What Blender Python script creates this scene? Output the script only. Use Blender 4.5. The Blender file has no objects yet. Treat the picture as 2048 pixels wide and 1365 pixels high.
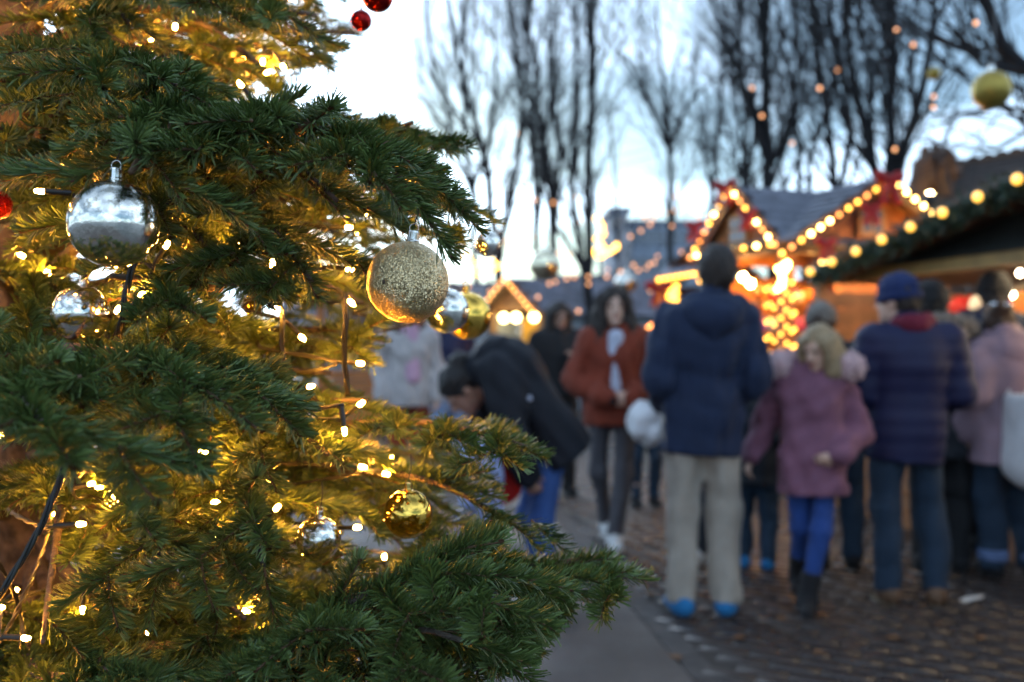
import bpy, math, random
import numpy as np
from mathutils import Vector, Matrix

sc = bpy.context.scene
COL = sc.collection
R = math.radians
FPX = 35.0 / 36.0 * 2048.0          # focal length in photograph pixels
CAMZ = 1.4

# ------------------------------------------------------------------ camera
cam_d = bpy.data.cameras.new('camera')
cam_d.lens = 35; cam_d.sensor_width = 36
cam_d.clip_start = 0.02; cam_d.clip_end = 2000
cam_d.dof.use_dof = True
cam_d.dof.focus_distance = 0.97
cam_d.dof.aperture_fstop = 3.9
cam = bpy.data.objects.new('camera', cam_d)
cam.location = (0, 0, CAMZ); cam.rotation_euler = (R(90), 0, 0)
COL.objects.link(cam); sc.camera = cam

# ------------------------------------------------------------------ sky, sun, exposure
SUN_AZ, SUN_EL = -10.0, 9.0          # degrees; azimuth from +Y towards +X
world = bpy.data.worlds.new('World'); sc.world = world; world.use_nodes = True
wn = world.node_tree; wn.nodes.clear()
def WN(t, **k):
    n = wn.nodes.new(t)
    for a, b in k.items(): setattr(n, a, b)
    return n
wout = WN('ShaderNodeOutputWorld'); wbg = WN('ShaderNodeBackground')
wbg.inputs['Strength'].default_value = 0.1
sky = WN('ShaderNodeTexSky', sky_type='NISHITA', sun_disc=False)
sky.sun_elevation = R(SUN_EL); sky.sun_rotation = R(SUN_AZ)
sky.air_density = 1.0; sky.dust_density = 0.6; sky.ozone_density = 3.0
tc = WN('ShaderNodeTexCoord'); sep = WN('ShaderNodeSeparateXYZ')
wn.links.new(tc.outputs['Generated'], sep.inputs[0])
zmax = WN('ShaderNodeMath', operation='MAXIMUM'); zmax.inputs[1].default_value = 0.0
wn.links.new(sep.outputs['Z'], zmax.inputs[0])
zadd = WN('ShaderNodeMath', operation='ADD'); zadd.inputs[1].default_value = 0.12
wn.links.new(zmax.outputs[0], zadd.inputs[0])
dx = WN('ShaderNodeMath', operation='DIVIDE'); dy = WN('ShaderNodeMath', operation='DIVIDE')
wn.links.new(sep.outputs['X'], dx.inputs[0]); wn.links.new(zadd.outputs[0], dx.inputs[1])
wn.links.new(sep.outputs['Y'], dy.inputs[0]); wn.links.new(zadd.outputs[0], dy.inputs[1])
comb = WN('ShaderNodeCombineXYZ')
wn.links.new(dx.outputs[0], comb.inputs[0]); wn.links.new(dy.outputs[0], comb.inputs[1])
cn = WN('ShaderNodeTexNoise'); cn.inputs['Scale'].default_value = 0.55; cn.inputs['Detail'].default_value = 6
cn.inputs['Roughness'].default_value = 0.55; cn.inputs['Distortion'].default_value = 0.4
coff = WN('ShaderNodeVectorMath', operation='ADD'); coff.inputs[1].default_value = (2.3, 8.7, 0.0)
wn.links.new(comb.outputs[0], coff.inputs[0]); wn.links.new(coff.outputs[0], cn.inputs['Vector'])
cr = WN('ShaderNodeValToRGB'); cr.color_ramp.elements[0].position = 0.40; cr.color_ramp.elements[1].position = 0.63
cr.color_ramp.elements[0].color = (0.10, 0.10, 0.10, 1); cr.color_ramp.elements[1].color = (0.9, 0.9, 0.9, 1)
wn.links.new(cn.outputs['Fac'], cr.inputs[0])
# thin cloud veil lit by the low sun: brighter towards the sunset
dot = WN('ShaderNodeVectorMath', operation='DOT_PRODUCT')
dot.inputs[1].default_value = (math.sin(R(SUN_AZ)), math.cos(R(SUN_AZ)), 0.25)
wn.links.new(tc.outputs['Generated'], dot.inputs[0])
mr = WN('ShaderNodeMapRange'); mr.inputs['From Min'].default_value = 0.70; mr.inputs['From Max'].default_value = 1.02
mr.inputs['To Min'].default_value = 0.0; mr.inputs['To Max'].default_value = 1.0
wn.links.new(dot.outputs['Value'], mr.inputs['Value'])
ccol = WN('ShaderNodeMix', data_type='RGBA')
ccol.inputs['A'].default_value = (14.0, 18.5, 24.0, 1); ccol.inputs['B'].default_value = (38.0, 49.0, 63.0, 1)
wn.links.new(mr.outputs['Result'], ccol.inputs['Factor'])
skym = WN('ShaderNodeMix', data_type='RGBA', blend_type='MULTIPLY'); skym.inputs['Factor'].default_value = 1.0
skym.inputs['B'].default_value = (0.85, 1.13, 1.22, 1)
wn.links.new(sky.outputs[0], skym.inputs['A'])
mx = WN('ShaderNodeMix', data_type='RGBA')
wn.links.new(cr.outputs[0], mx.inputs['Factor']); wn.links.new(skym.outputs['Result'], mx.inputs['A']); wn.links.new(ccol.outputs['Result'], mx.inputs['B'])
wn.links.new(mx.outputs['Result'], wbg.inputs['Color']); wn.links.new(wbg.outputs[0], wout.inputs[0])

sun_d = bpy.data.lights.new('sun', 'SUN'); sun_d.energy = 0.5; sun_d.angle = R(25); sun_d.color = (1, 0.93, 0.85)
sun = bpy.data.objects.new('sun', sun_d); COL.objects.link(sun)
_sd = Vector((math.sin(R(SUN_AZ)) * math.cos(R(SUN_EL)), math.cos(R(SUN_AZ)) * math.cos(R(SUN_EL)), math.sin(R(SUN_EL))))
sun.rotation_euler = _sd.to_track_quat('Z', 'Y').to_euler()

vs = sc.view_settings
vs.view_transform = 'Standard'; vs.look = 'None'; vs.exposure = 0.15; vs.gamma = 1.0; vs.use_curve_mapping = False
cy = sc.cycles
cy.use_denoising = True; cy.denoiser = 'OPENIMAGEDENOISE'; cy.denoising_input_passes = 'RGB_ALBEDO_NORMAL'
cy.use_adaptive_sampling = True; cy.adaptive_threshold = 0.03
cy.max_bounces = 6; cy.diffuse_bounces = 3; cy.glossy_bounces = 3; cy.transmission_bounces = 4; cy.transparent_max_bounces = 6
cy.sample_clamp_indirect = 8.0; cy.use_light_tree = True; cy.caustics_reflective = False; cy.caustics_refractive = False
sc.render.use_persistent_data = False

# ------------------------------------------------------------------ helpers
def U(px, py, d):                    # a photograph pixel at depth d -> a point of the place
    return Vector(((px - 1024.0) / FPX * d, d, CAMZ - (py - 682.5) / FPX * d))
def proj(p):
    y = max(p[1], 1e-4)
    return (1024.0 + p[0] / y * FPX, 682.5 - (p[2] - CAMZ) / y * FPX)
def ground_d(py): return CAMZ * FPX / (py - 682.5)

def tag(o, label=None, cat=None, group=None, kind=None):
    if label: o['label'] = label
    if cat: o['category'] = cat
    if group: o['group'] = group
    if kind: o['kind'] = kind
    return o
def empty(name, loc=(0, 0, 0), rz=0.0):
    o = bpy.data.objects.new(name, None); o.empty_display_size = 0.05
    o.location = loc; o.rotation_euler = (0, 0, rz); COL.objects.link(o); return o
def link(name, me, parent=None):
    o = bpy.data.objects.new(name, me); COL.objects.link(o)
    if parent is not None: o.parent = parent
    return o
def mesh_np(name, V, F, mats=(), mi=None, smooth=False):
    """V (n,3); F (m,3 or 4) array or a list of polygons"""
    me = bpy.data.meshes.new(name)
    V = np.asarray(V, dtype=np.float32).reshape(-1, 3)
    if isinstance(F, np.ndarray) and F.ndim == 2:
        k = F.shape[1]; m = len(F)
        me.vertices.add(len(V)); me.vertices.foreach_set('co', V.ravel())
        me.loops.add(m * k); me.loops.foreach_set('vertex_index', F.astype(np.int32).ravel())
        me.polygons.add(m)
        me.polygons.foreach_set('loop_start', np.arange(0, m * k, k, dtype=np.int32))
        me.update(calc_edges=True)
    else:
        me.from_pydata([tuple(map(float, v)) for v in V], [], [tuple(int(i) for i in f) for f in F]); me.update()
    for mt in mats: me.materials.append(mt)
    if mi is not None: me.polygons.foreach_set('material_index', np.asarray(mi, dtype=np.int32))
    if smooth: me.polygons.foreach_set('use_smooth', np.ones(len(me.polygons), dtype=bool))
    return me

class MB:
    """collects boxes, prisms and tubes into one mesh"""
    def __init__(s): s.v = []; s.f = []; s.m = []
    def add(s, V, F, mi=0):
        o = len(s.v); s.v += [tuple(v) for v in V]; s.f += [tuple(i + o for i in f) for f in F]; s.m += [mi] * len(F)
    def box(s, c, size, M=None, mi=0, bev=0.0):
        x, y, z = (a / 2 for a in size)
        if bev <= 0:
            V = [Vector((i, j, k)) for k in (-z, z) for j in (-y, y) for i in (-x, x)]
            F = [(0, 2, 3, 1), (4, 5, 7, 6), (0, 1, 5, 4), (2, 6, 7, 3), (0, 4, 6, 2), (1, 3, 7, 5)]
        else:
            b = min(bev, x * .9, y * .9, z * .9); V = []; F = []
            pr = [(-x + b, -y), (x - b, -y), (x, -y + b), (x, y - b), (x - b, y), (-x + b, y), (-x, y - b), (-x, -y + b)]
            for k in (-z, z): V += [Vector((p[0], p[1], k)) for p in pr]
            F = [tuple(reversed(range(8))), tuple(range(8, 16))] + [(i, (i + 1) % 8, 8 + (i + 1) % 8, 8 + i) for i in range(8)]
        T = M if M is not None else Matrix.Identity(4)
        s.add([T @ (v + Vector(c)) for v in V], F, mi); return s
    def prism(s, pts, d, mi=0):      # polygon pts (3D) extruded by vector d
        n = len(pts); d = Vector(d); P = [Vector(p) for p in pts]
        s.add(P + [p + d for p in P], [tuple(reversed(range(n))), tuple(range(n, 2 * n))] + [(i, (i + 1) % n, n + (i + 1) % n, n + i) for i in range(n)], mi); return s
    def tube(s, pts, rad, n=8, mi=0, cap=True):
        V, F = tube(pts, rad, n, cap); s.add(V, F, mi); return s
    def ball(s, c, r, nu=10, nv=7, mi=0, sc3=(1, 1, 1)):
        V, F = uvsphere(nu, nv); s.add([Vector(c) + Vector((v[0] * r * sc3[0], v[1] * r * sc3[1], v[2] * r * sc3[2])) for v in V], F, mi); return s
    def build(s, name, mats, parent=None, smooth=False):
        if not isinstance(mats, (list, tuple)): mats = [mats]
        me = mesh_np(name, s.v, s.f, mats, s.m, smooth)
        return link(name, me, parent)

def tube(pts, rad, n=8, cap=True):
    P = [Vector(p) for p in pts]; m = len(P)
    if not hasattr(rad, '__len__'): rad = [rad] * m
    V = []; F = []
    t0 = (P[1] - P[0]).normalized()
    a = t0.orthogonal().normalized(); b = t0.cross(a)
    for i in range(m):
        t = ((P[min(i + 1, m - 1)] - P[max(i - 1, 0)])).normalized()
        a = (a - t * a.dot(t)); a = a.normalized() if a.length > 1e-6 else t.orthogonal().normalized(); b = t.cross(a)
        for k in range(n):
            an = 2 * math.pi * k / n
            V.append(P[i] + (a * math.cos(an) + b * math.sin(an)) * rad[i])
    for i in range(m - 1):
        for k in range(n):
            F.append((i * n + k, i * n + (k + 1) % n, (i + 1) * n + (k + 1) % n, (i + 1) * n + k))
    if cap: F += [tuple(reversed(range(n))), tuple(range((m - 1) * n, m * n))]
    return V, F
def uvsphere(nu, nv):
    V = [(0, 0, 1)]
    for j in range(1, nv):
        th = math.pi * j / nv
        V += [(math.sin(th) * math.cos(2 * math.pi * i / nu), math.sin(th) * math.sin(2 * math.pi * i / nu), math.cos(th)) for i in range(nu)]
    V.append((0, 0, -1)); F = []
    for i in range(nu): F.append((0, 1 + i, 1 + (i + 1) % nu))
    for j in range(nv - 2):
        for i in range(nu):
            a = 1 + j * nu + i; b = 1 + j * nu + (i + 1) % nu
            F.append((a, a + nu, b + nu, b))
    e = len(V) - 1; o = 1 + (nv - 2) * nu
    for i in range(nu): F.append((o + i, e, o + (i + 1) % nu))
    return V, F
def lathe(prof, n=24):
    """profile [(r,z)] -> verts, faces"""
    V = []; F = []
    for r, z in prof: V += [(r * math.cos(2 * math.pi * i / n), r * math.sin(2 * math.pi * i / n), z) for i in range(n)]
    for j in range(len(prof) - 1):
        for i in range(n): F.append((j * n + i, j * n + (i + 1) % n, (j + 1) * n + (i + 1) % n, (j + 1) * n + i))
    return V, F
def spline(pts, step):
    """Catmull-Rom through 3D points, resampled about every step"""
    P = [Vector(p) for p in pts]
    if len(P) < 3: 
        n = max(2, int((P[-1] - P[0]).length / step) + 1)
        return [P[0].lerp(P[-1], i / (n - 1)) for i in range(n)]
    Q = [P[0] * 2 - P[1]] + P + [P[-1] * 2 - P[-2]]; out = []
    for i in range(1, len(Q) - 2):
        n = max(1, int(round((Q[i + 1] - Q[i]).length / step)))
        for k in range(n):
            t = k / n; a, b, c, d = Q[i - 1], Q[i], Q[i + 1], Q[i + 2]
            out.append(0.5 * ((2 * b) + (c - a) * t + (2 * a - 5 * b + 4 * c - d) * t * t + (3 * b - a - 3 * c + d) * t ** 3))
    out.append(P[-1]); return out

# ------------------------------------------------------------------ materials
MATS = {}
def nt(m): return m.node_tree.nodes, m.node_tree.links
def mat(name, col, rough=0.6, metal=0.0, var=0.15, vscale=8.0, bump=0.0, bscale=60.0, spec=0.5, sheen=0.0, island=0.0, coords='Object', detail=4.0, trans=0.0):
    if name in MATS: return MATS[name]
    m = bpy.data.materials.new(name); m.use_nodes = True
    N, L = nt(m); b = N['Principled BSDF']
    b.inputs['Roughness'].default_value = rough; b.inputs['Metallic'].default_value = metal
    b.inputs['Specular IOR Level'].default_value = spec
    if sheen: b.inputs['Sheen Weight'].default_value = sheen
    t = N.new('ShaderNodeTexCoord'); n = N.new('ShaderNodeTexNoise')
    n.inputs['Scale'].default_value = vscale; n.inputs['Detail'].default_value = detail
    L.new(t.outputs[coords], n.inputs['Vector'])
    mr = N.new('ShaderNodeMapRange'); mr.inputs['From Min'].default_value = 0.3; mr.inputs['From Max'].default_value = 0.7
    mr.inputs['To Min'].default_value = 1 - var; mr.inputs['To Max'].default_value = 1 + var
    L.new(n.outputs['Fac'], mr.inputs['Value'])
    fac = mr.outputs['Result']
    if island:
        g = N.new('ShaderNodeNewGeometry'); m2 = N.new('ShaderNodeMapRange')
        m2.inputs['To Min'].default_value = 1 - island; m2.inputs['To Max'].default_value = 1 + island
        L.new(g.outputs['Random Per Island'], m2.inputs['Value'])
        mu = N.new('ShaderNodeMath'); mu.operation = 'MULTIPLY'
        L.new(fac, mu.inputs[0]); L.new(m2.outputs['Result'], mu.inputs[1]); fac = mu.outputs[0]
    vm = N.new('ShaderNodeVectorMath'); vm.operation = 'SCALE'; vm.inputs[0].default_value = col[:3]
    L.new(fac, vm.inputs['Scale']); L.new(vm.outputs[0], b.inputs['Base Color'])
    if bump:
        n2 = N.new('ShaderNodeTexNoise'); n2.inputs['Scale'].default_value = bscale; n2.inputs['Detail'].default_value = 3
        L.new(t.outputs[coords], n2.inputs['Vector'])
        bp = N.new('ShaderNodeBump'); bp.inputs['Strength'].default_value = bump; bp.inputs['Distance'].default_value = 0.01
        L.new(n2.outputs['Fac'], bp.inputs['Height']); L.new(bp.outputs[0], b.inputs['Normal'])
    if trans: b.inputs['Transmission Weight'].default_value = trans
    MATS[name] = m; return m
def emit(name, col, strength, sample=True):
    if name in MATS: return MATS[name]
    m = bpy.data.materials.new(name); m.use_nodes = True
    N, L = nt(m); b = N['Principled BSDF']; b.inputs['Base Color'].default_value = (0.8, 0.7, 0.5, 1); b.inputs['Roughness'].default_value = 0.3
    t = N.new('ShaderNodeTexCoord'); n = N.new('ShaderNodeTexNoise'); n.inputs['Scale'].default_value = 30
    L.new(t.outputs['Object'], n.inputs['Vector'])
    mr = N.new('ShaderNodeMapRange'); mr.inputs['To Min'].default_value = strength * 0.85; mr.inputs['To Max'].default_value = strength * 1.15
    L.new(n.outputs['Fac'], mr.inputs['Value'])
    b.inputs['Emission Color'].default_value = (*col, 1); L.new(mr.outputs['Result'], b.inputs['Emission Strength'])
    m.cycles.emission_sampling = 'FRONT' if sample else 'NONE'
    MATS[name] = m; return m
WARM = (1.0, 0.375, 0.042)
# ------------------------------------------------------------------ ground
def ground_mat(name, c1, c2, rdry, rwet, scale, bump, wet=(0.42, 0.6), agg=140.0):
    m = bpy.data.materials.new(name); m.use_nodes = True; N, L = nt(m); b = N['Principled BSDF']
    t = N.new('ShaderNodeTexCoord')
    n1 = N.new('ShaderNodeTexNoise'); n1.inputs['Scale'].default_value = scale; n1.inputs['Detail'].default_value = 6
    n2 = N.new('ShaderNodeTexNoise'); n2.inputs['Scale'].default_value = agg; n2.inputs['Detail'].default_value = 2
    n3 = N.new('ShaderNodeTexNoise'); n3.inputs['Scale'].default_value = 0.9; n3.inputs['Detail'].default_value = 5
    g = N.new('ShaderNodeNewGeometry')
    for n in (n1, n2, n3): L.new(t.outputs['Object'], n.inputs['Vector'])
    mx = N.new('ShaderNodeMix'); mx.data_type = 'RGBA'; mx.inputs['A'].default_value = (*c1, 1); mx.inputs['B'].default_value = (*c2, 1)
    ad = N.new('ShaderNodeMath'); ad.operation = 'MULTIPLY_ADD'; ad.inputs[1].default_value = 0.3
    L.new(g.outputs['Random Per Island'], ad.inputs[0]); L.new(n1.outputs['Fac'], ad.inputs[2])
    sb = N.new('ShaderNodeMath'); sb.operation = 'SUBTRACT'; sb.inputs[1].default_value = 0.15; L.new(ad.outputs[0], sb.inputs[0])
    L.new(sb.outputs[0], mx.inputs['Factor'])
    m2 = N.new('ShaderNodeMapRange'); m2.inputs['From Min'].default_value = .3; m2.inputs['From Max'].default_value = .7
    m2.inputs['To Min'].default_value = .6; m2.inputs['To Max'].default_value = 1.4; L.new(n2.outputs['Fac'], m2.inputs['Value'])
    vm = N.new('ShaderNodeVectorMath'); vm.operation = 'SCALE'; L.new(mx.outputs['Result'], vm.inputs[0]); L.new(m2.outputs['Result'], vm.inputs['Scale'])
    L.new(vm.outputs[0], b.inputs['Base Color'])
    mr = N.new('ShaderNodeMapRange'); mr.inputs['From Min'].default_value = wet[0]; mr.inputs['From Max'].default_value = wet[1]
    mr.inputs['To Min'].default_value = rdry; mr.inputs['To Max'].default_value = rwet
    L.new(n3.outputs['Fac'], mr.inputs['Value']); L.new(mr.outputs['Result'], b.inputs['Roughness'])
    bp = N.new('ShaderNodeBump'); bp.inputs['Strength'].default_value = bump; bp.inputs['Distance'].default_value = 0.01
    L.new(n2.outputs['Fac'], bp.inputs['Height']); L.new(bp.outputs[0], b.inputs['Normal'])
    return m
g_far = ground_mat('ground_soil', (0.05, 0.048, 0.045), (0.09, 0.085, 0.08), 0.55, 0.3, 3, 0.3)
g_asph = ground_mat('asphalt_wet', (0.038, 0.030, 0.027), (0.120, 0.098, 0.086), 0.78, 0.34, 2.2, 0.6, agg=160)
g_pave = ground_mat('paving_wet', (0.030, 0.023, 0.021), (0.062, 0.046, 0.039), 0.56, 0.24, 4, 0.25, (0.34, 0.56), agg=90)
g_dark = ground_mat('asphalt_dark', (0.034, 0.030, 0.031), (0.075, 0.062, 0.058), 0.50, 0.20, 4, 0.4, agg=200)

mb = MB(); mb.add([(-400, -400, 0), (400, -400, 0), (400, 600, 0), (-400, 600, 0)], [(0, 1, 2, 3)])
tag(mb.build('ground', g_far), kind='structure')
# the square: a bed sheet under the stones
mb = MB(); mb.add([(-14, 2.2, .017), (14, 2.2, .017), (14, 27, .017), (-14, 27, .017)], [(0, 1, 2, 3)])
tag(mb.build('square_bed', mat('joint_grit', (0.035, 0.028, 0.024), 0.8, var=.4, vscale=40)), kind='structure')
# asphalt strip the fir stands on; its edge runs away to the left of the square
A0 = U(1287, 1259, ground_d(1259)); A1 = U(1373, 1362, ground_d(1362))
e0 = Vector((A0.x, A0.y, 0)); e1 = Vector((A1.x, A1.y, 0)); ed = (e1 - e0).normalized()
far = e0 - ed * 16; near = e1 + ed * 9
mb = MB(); mb.prism([(near.x, near.y, .0), (far.x, far.y, .0), (far.x - 14, far.y - 6, .0), (near.x - 16, near.y - 8, .0)], (0, 0, 0.034))
tag(mb.build('asphalt_path', g_asph), kind='structure')
# paving stones of the square, laid in running courses; dark tarmac apron in front of them
rng = np.random.default_rng(5)
SV = []; SF = []
nrm = Vector((ed.y, -ed.x, 0))
if nrm.x < 0: nrm = -nrm
def in_front(p): return (p[0] - e0.x) * nrm.x + (p[1] - e0.y) * nrm.y      # >0 : on the square's side of the asphalt edge
ang = R(-28); ca, sa = math.cos(ang), math.sin(ang)
bw, bh = 0.22, 0.11
for j in range(-170, 200):
    for i in range(-90, 100):
        u = (i + (0.5 if j % 2 else 0)) * bw; v = j * bh
        x = u * ca - v * sa + 2; y = u * sa + v * ca + 9
        if y < 3.6 or y > 16.5: continue
        px = 1024 + x / y * FPX
        if px < 700 or px > 2150: continue
        if in_front((x, y)) < 0.17: continue
        hz = 0.026 + rng.normal(0, 0.0014); tx, ty = rng.normal(0, .0022, 2)
        a, c = bw / 2 - .003, bh / 2 - .003; k = len(SV)
        for (sx, sy, ins, zz) in ((-1, -1, 0, .010), (1, -1, 0, .010), (1, 1, 0, .010), (-1, 1, 0, .010), (-1, -1, .004, hz), (1, -1, .004, hz), (1, 1, .004, hz), (-1, 1, .004, hz)):
            uu = sx * (a - ins); vv = sy * (c - ins)
            SV.append((x + uu * ca - vv * sa, y + uu * sa + vv * ca, zz + (uu * tx + vv * ty if ins else 0)))
        for f in ((4, 5, 6, 7), (0, 1, 5, 4), (1, 2, 6, 5), (2, 3, 7, 6), (3, 0, 4, 7)): SF.append([q + k for q in f])
o = link('paving_stones', mesh_np('paving_stones', np.array(SV), np.array(SF), [g_pave]))
tag(o, 'wet brown and grey paving stones of the market square', 'paving', kind='stuff')
# drain channel of stones along the asphalt edge
mb = MB(); L_ = (near - far).length; n = int(L_ / 0.3)
rowv = []
kerb = empty('drainage_channel', (0, 0, 0)); tag(kerb, kind='structure')
kerb_m = mat('channel_stone', (0.045, 0.038, 0.036), 0.62, var=.4, vscale=20, bump=.3, bscale=120)
base_me = None
for i in range(n):
    c = far + ed * (i + .5) * 0.3 + nrm * 0.075
    if c.y < 1.8 or c.y > 16 or not (-0.2 < c.x < 6): continue
    if base_me is None:
        q = MB(); q.box((0, 0, 0.012), (0.288, 0.125, 0.024), bev=.006); base_me = mesh_np('stone', q.v, q.f, [kerb_m])
    s = link('stone', base_me, kerb); s.location = (c.x, c.y, 0.002); s.rotation_euler = (0, 0, math.atan2(ed.y, ed.x) + R(float(rng.normal(0, .6))))

# small litter on the wet stones
M_leaf = mat('fallen_leaf', (0.16, 0.075, 0.03), .7, var=.3, vscale=60); M_scrap = mat('paper_scrap', (.6, .6, .58), .8)
lw = ['beside the girl', 'near the parka', 'before the quilted jacket', 'by the beige trousers', 'on the bare stones in front', 'close to the kerb', 'towards the rose coat', 'by the black boots', 'far out on the square', 'near the candyfloss']
for i in range(10):
    px_, py_ = [(1560, 1250), (1480, 1290), (1790, 1290), (1300, 1200), (1640, 1320), (1350, 1330), (1960, 1290), (1540, 1190), (1230, 1120), (1270, 1060)][i]
    d = ground_d(py_); p = U(px_, py_, d); e = empty('fallen_leaf', (p.x, p.y, .030), rng.uniform(0, 6)); tag(e, 'small brown fallen leaf lying %s' % lw[i], 'leaf', 'fallen leaves on the paving')
    q = MB(); n_ = 9; pts_ = [(.035 * math.cos(a_) * (1 + .25 * math.cos(3 * a_)), .024 * math.sin(a_) * (1 + .2 * math.cos(4 * a_)), .002 + .006 * abs(math.sin(a_))) for a_ in np.linspace(0, 2 * math.pi, n_, endpoint=False)]
    q.prism(pts_, (0, 0, .0015)); q.build('blade', M_leaf, e); q = MB(); q.tube([(.03, 0, .004), (.065, .006, .006)], .0012, 4); q.build('stalk', M_leaf, e)
p = U(1945, 1212, ground_d(1212)); e = empty('paper_scrap', (p.x, p.y, .030), .5); tag(e, 'crumpled white paper strip lying before the rose coat', 'paper scrap')
q = MB(); q.prism([(-.09, -.02, .002), (-.02, -.03, .012), (.05, -.015, .004), (.10, .0, .014), (.06, .02, .006), (-.03, .015, .016), (-.08, .02, .004)], (0, 0, .002)); q.build('sheet', M_scrap, e)  # thin crumpled white strip on the stones

# brown fir needles and grit shed on the asphalt under the tree
nv = []; nf = []
for i in range(2600):
    y = rng.uniform(2.4, 7.0); x = rng.uniform(-1.6, .9)
    if in_front((x, y)) > -.02: continue
    a_ = rng.uniform(0, 6.28); l_ = rng.uniform(.008, .013); u = np.array([math.cos(a_), math.sin(a_), 0]) * l_; w = np.array([-math.sin(a_), math.cos(a_), 0]) * rng.uniform(.001, .0035); c = np.array([x, y, .0352]); k = len(nv)
    nv += [c - u, c + w, c + u + np.array([0, 0, .002]), c - w]; nf.append([k, k + 1, k + 2, k + 3])
o = link('shed_needles', mesh_np('shed_needles', np.array(nv), np.array(nf), [mat('shed_needle', (.10, .06, .03), .8, island=.6)])); tag(o, 'brown fir needles and grit scattered on the asphalt', 'fir needles', kind='stuff')
# ------------------------------------------------------------------ the decorated fir
FIR = Vector((-0.78, 1.60, 0.0))
def needle_mat():
    m = bpy.data.materials.new('fir_needle'); m.use_nodes = True; N, L = nt(m); b = N['Principled BSDF']
    g = N.new('ShaderNodeNewGeometry'); r = N.new('ShaderNodeValToRGB'); e = r.color_ramp.elements
    e[0].color = (0.056, 0.090, 0.026, 1); e[1].color = (0.20, 0.26, 0.070, 1)
    x = e.new(0.5); x.color = (0.096, 0.148, 0.038, 1)
    x = e.new(0.9); x.color = (0.145, 0.208, 0.056, 1)
    t = N.new('ShaderNodeTexCoord'); n = N.new('ShaderNodeTexNoise'); n.inputs['Scale'].default_value = 9
    L.new(t.outputs['Object'], n.inputs['Vector'])
    ad = N.new('ShaderNodeMath'); ad.operation = 'MULTIPLY_ADD'; ad.inputs[1].default_value = 0.75
    sb = N.new('ShaderNodeMath'); sb.operation = 'MULTIPLY_ADD'; sb.inputs[1].default_value = 0.6; sb.inputs[2].default_value = -0.2
    L.new(n.outputs['Fac'], sb.inputs[0]); L.new(g.outputs['Random Per Island'], ad.inputs[0]); L.new(sb.outputs[0], ad.inputs[2])
    L.new(ad.outputs[0], r.inputs[0]); L.new(r.outputs[0], b.inputs['Base Color'])
    b.inputs['Roughness'].default_value = 0.40; b.inputs['Specular IOR Level'].default_value = 0.42
    return m
M_needle = needle_mat()
M_stem = mat('fir_twig_bark', (0.13, 0.075, 0.04), 0.75, var=.35, vscale=120)
M_bark = mat('fir_bark', (0.090, 0.070, 0.055), 0.9, var=.6, vscale=45, bump=1.0, bscale=70)
M_bud = mat('fir_bud', (0.10, 0.04, 0.02), 0.5, var=.2)

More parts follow.
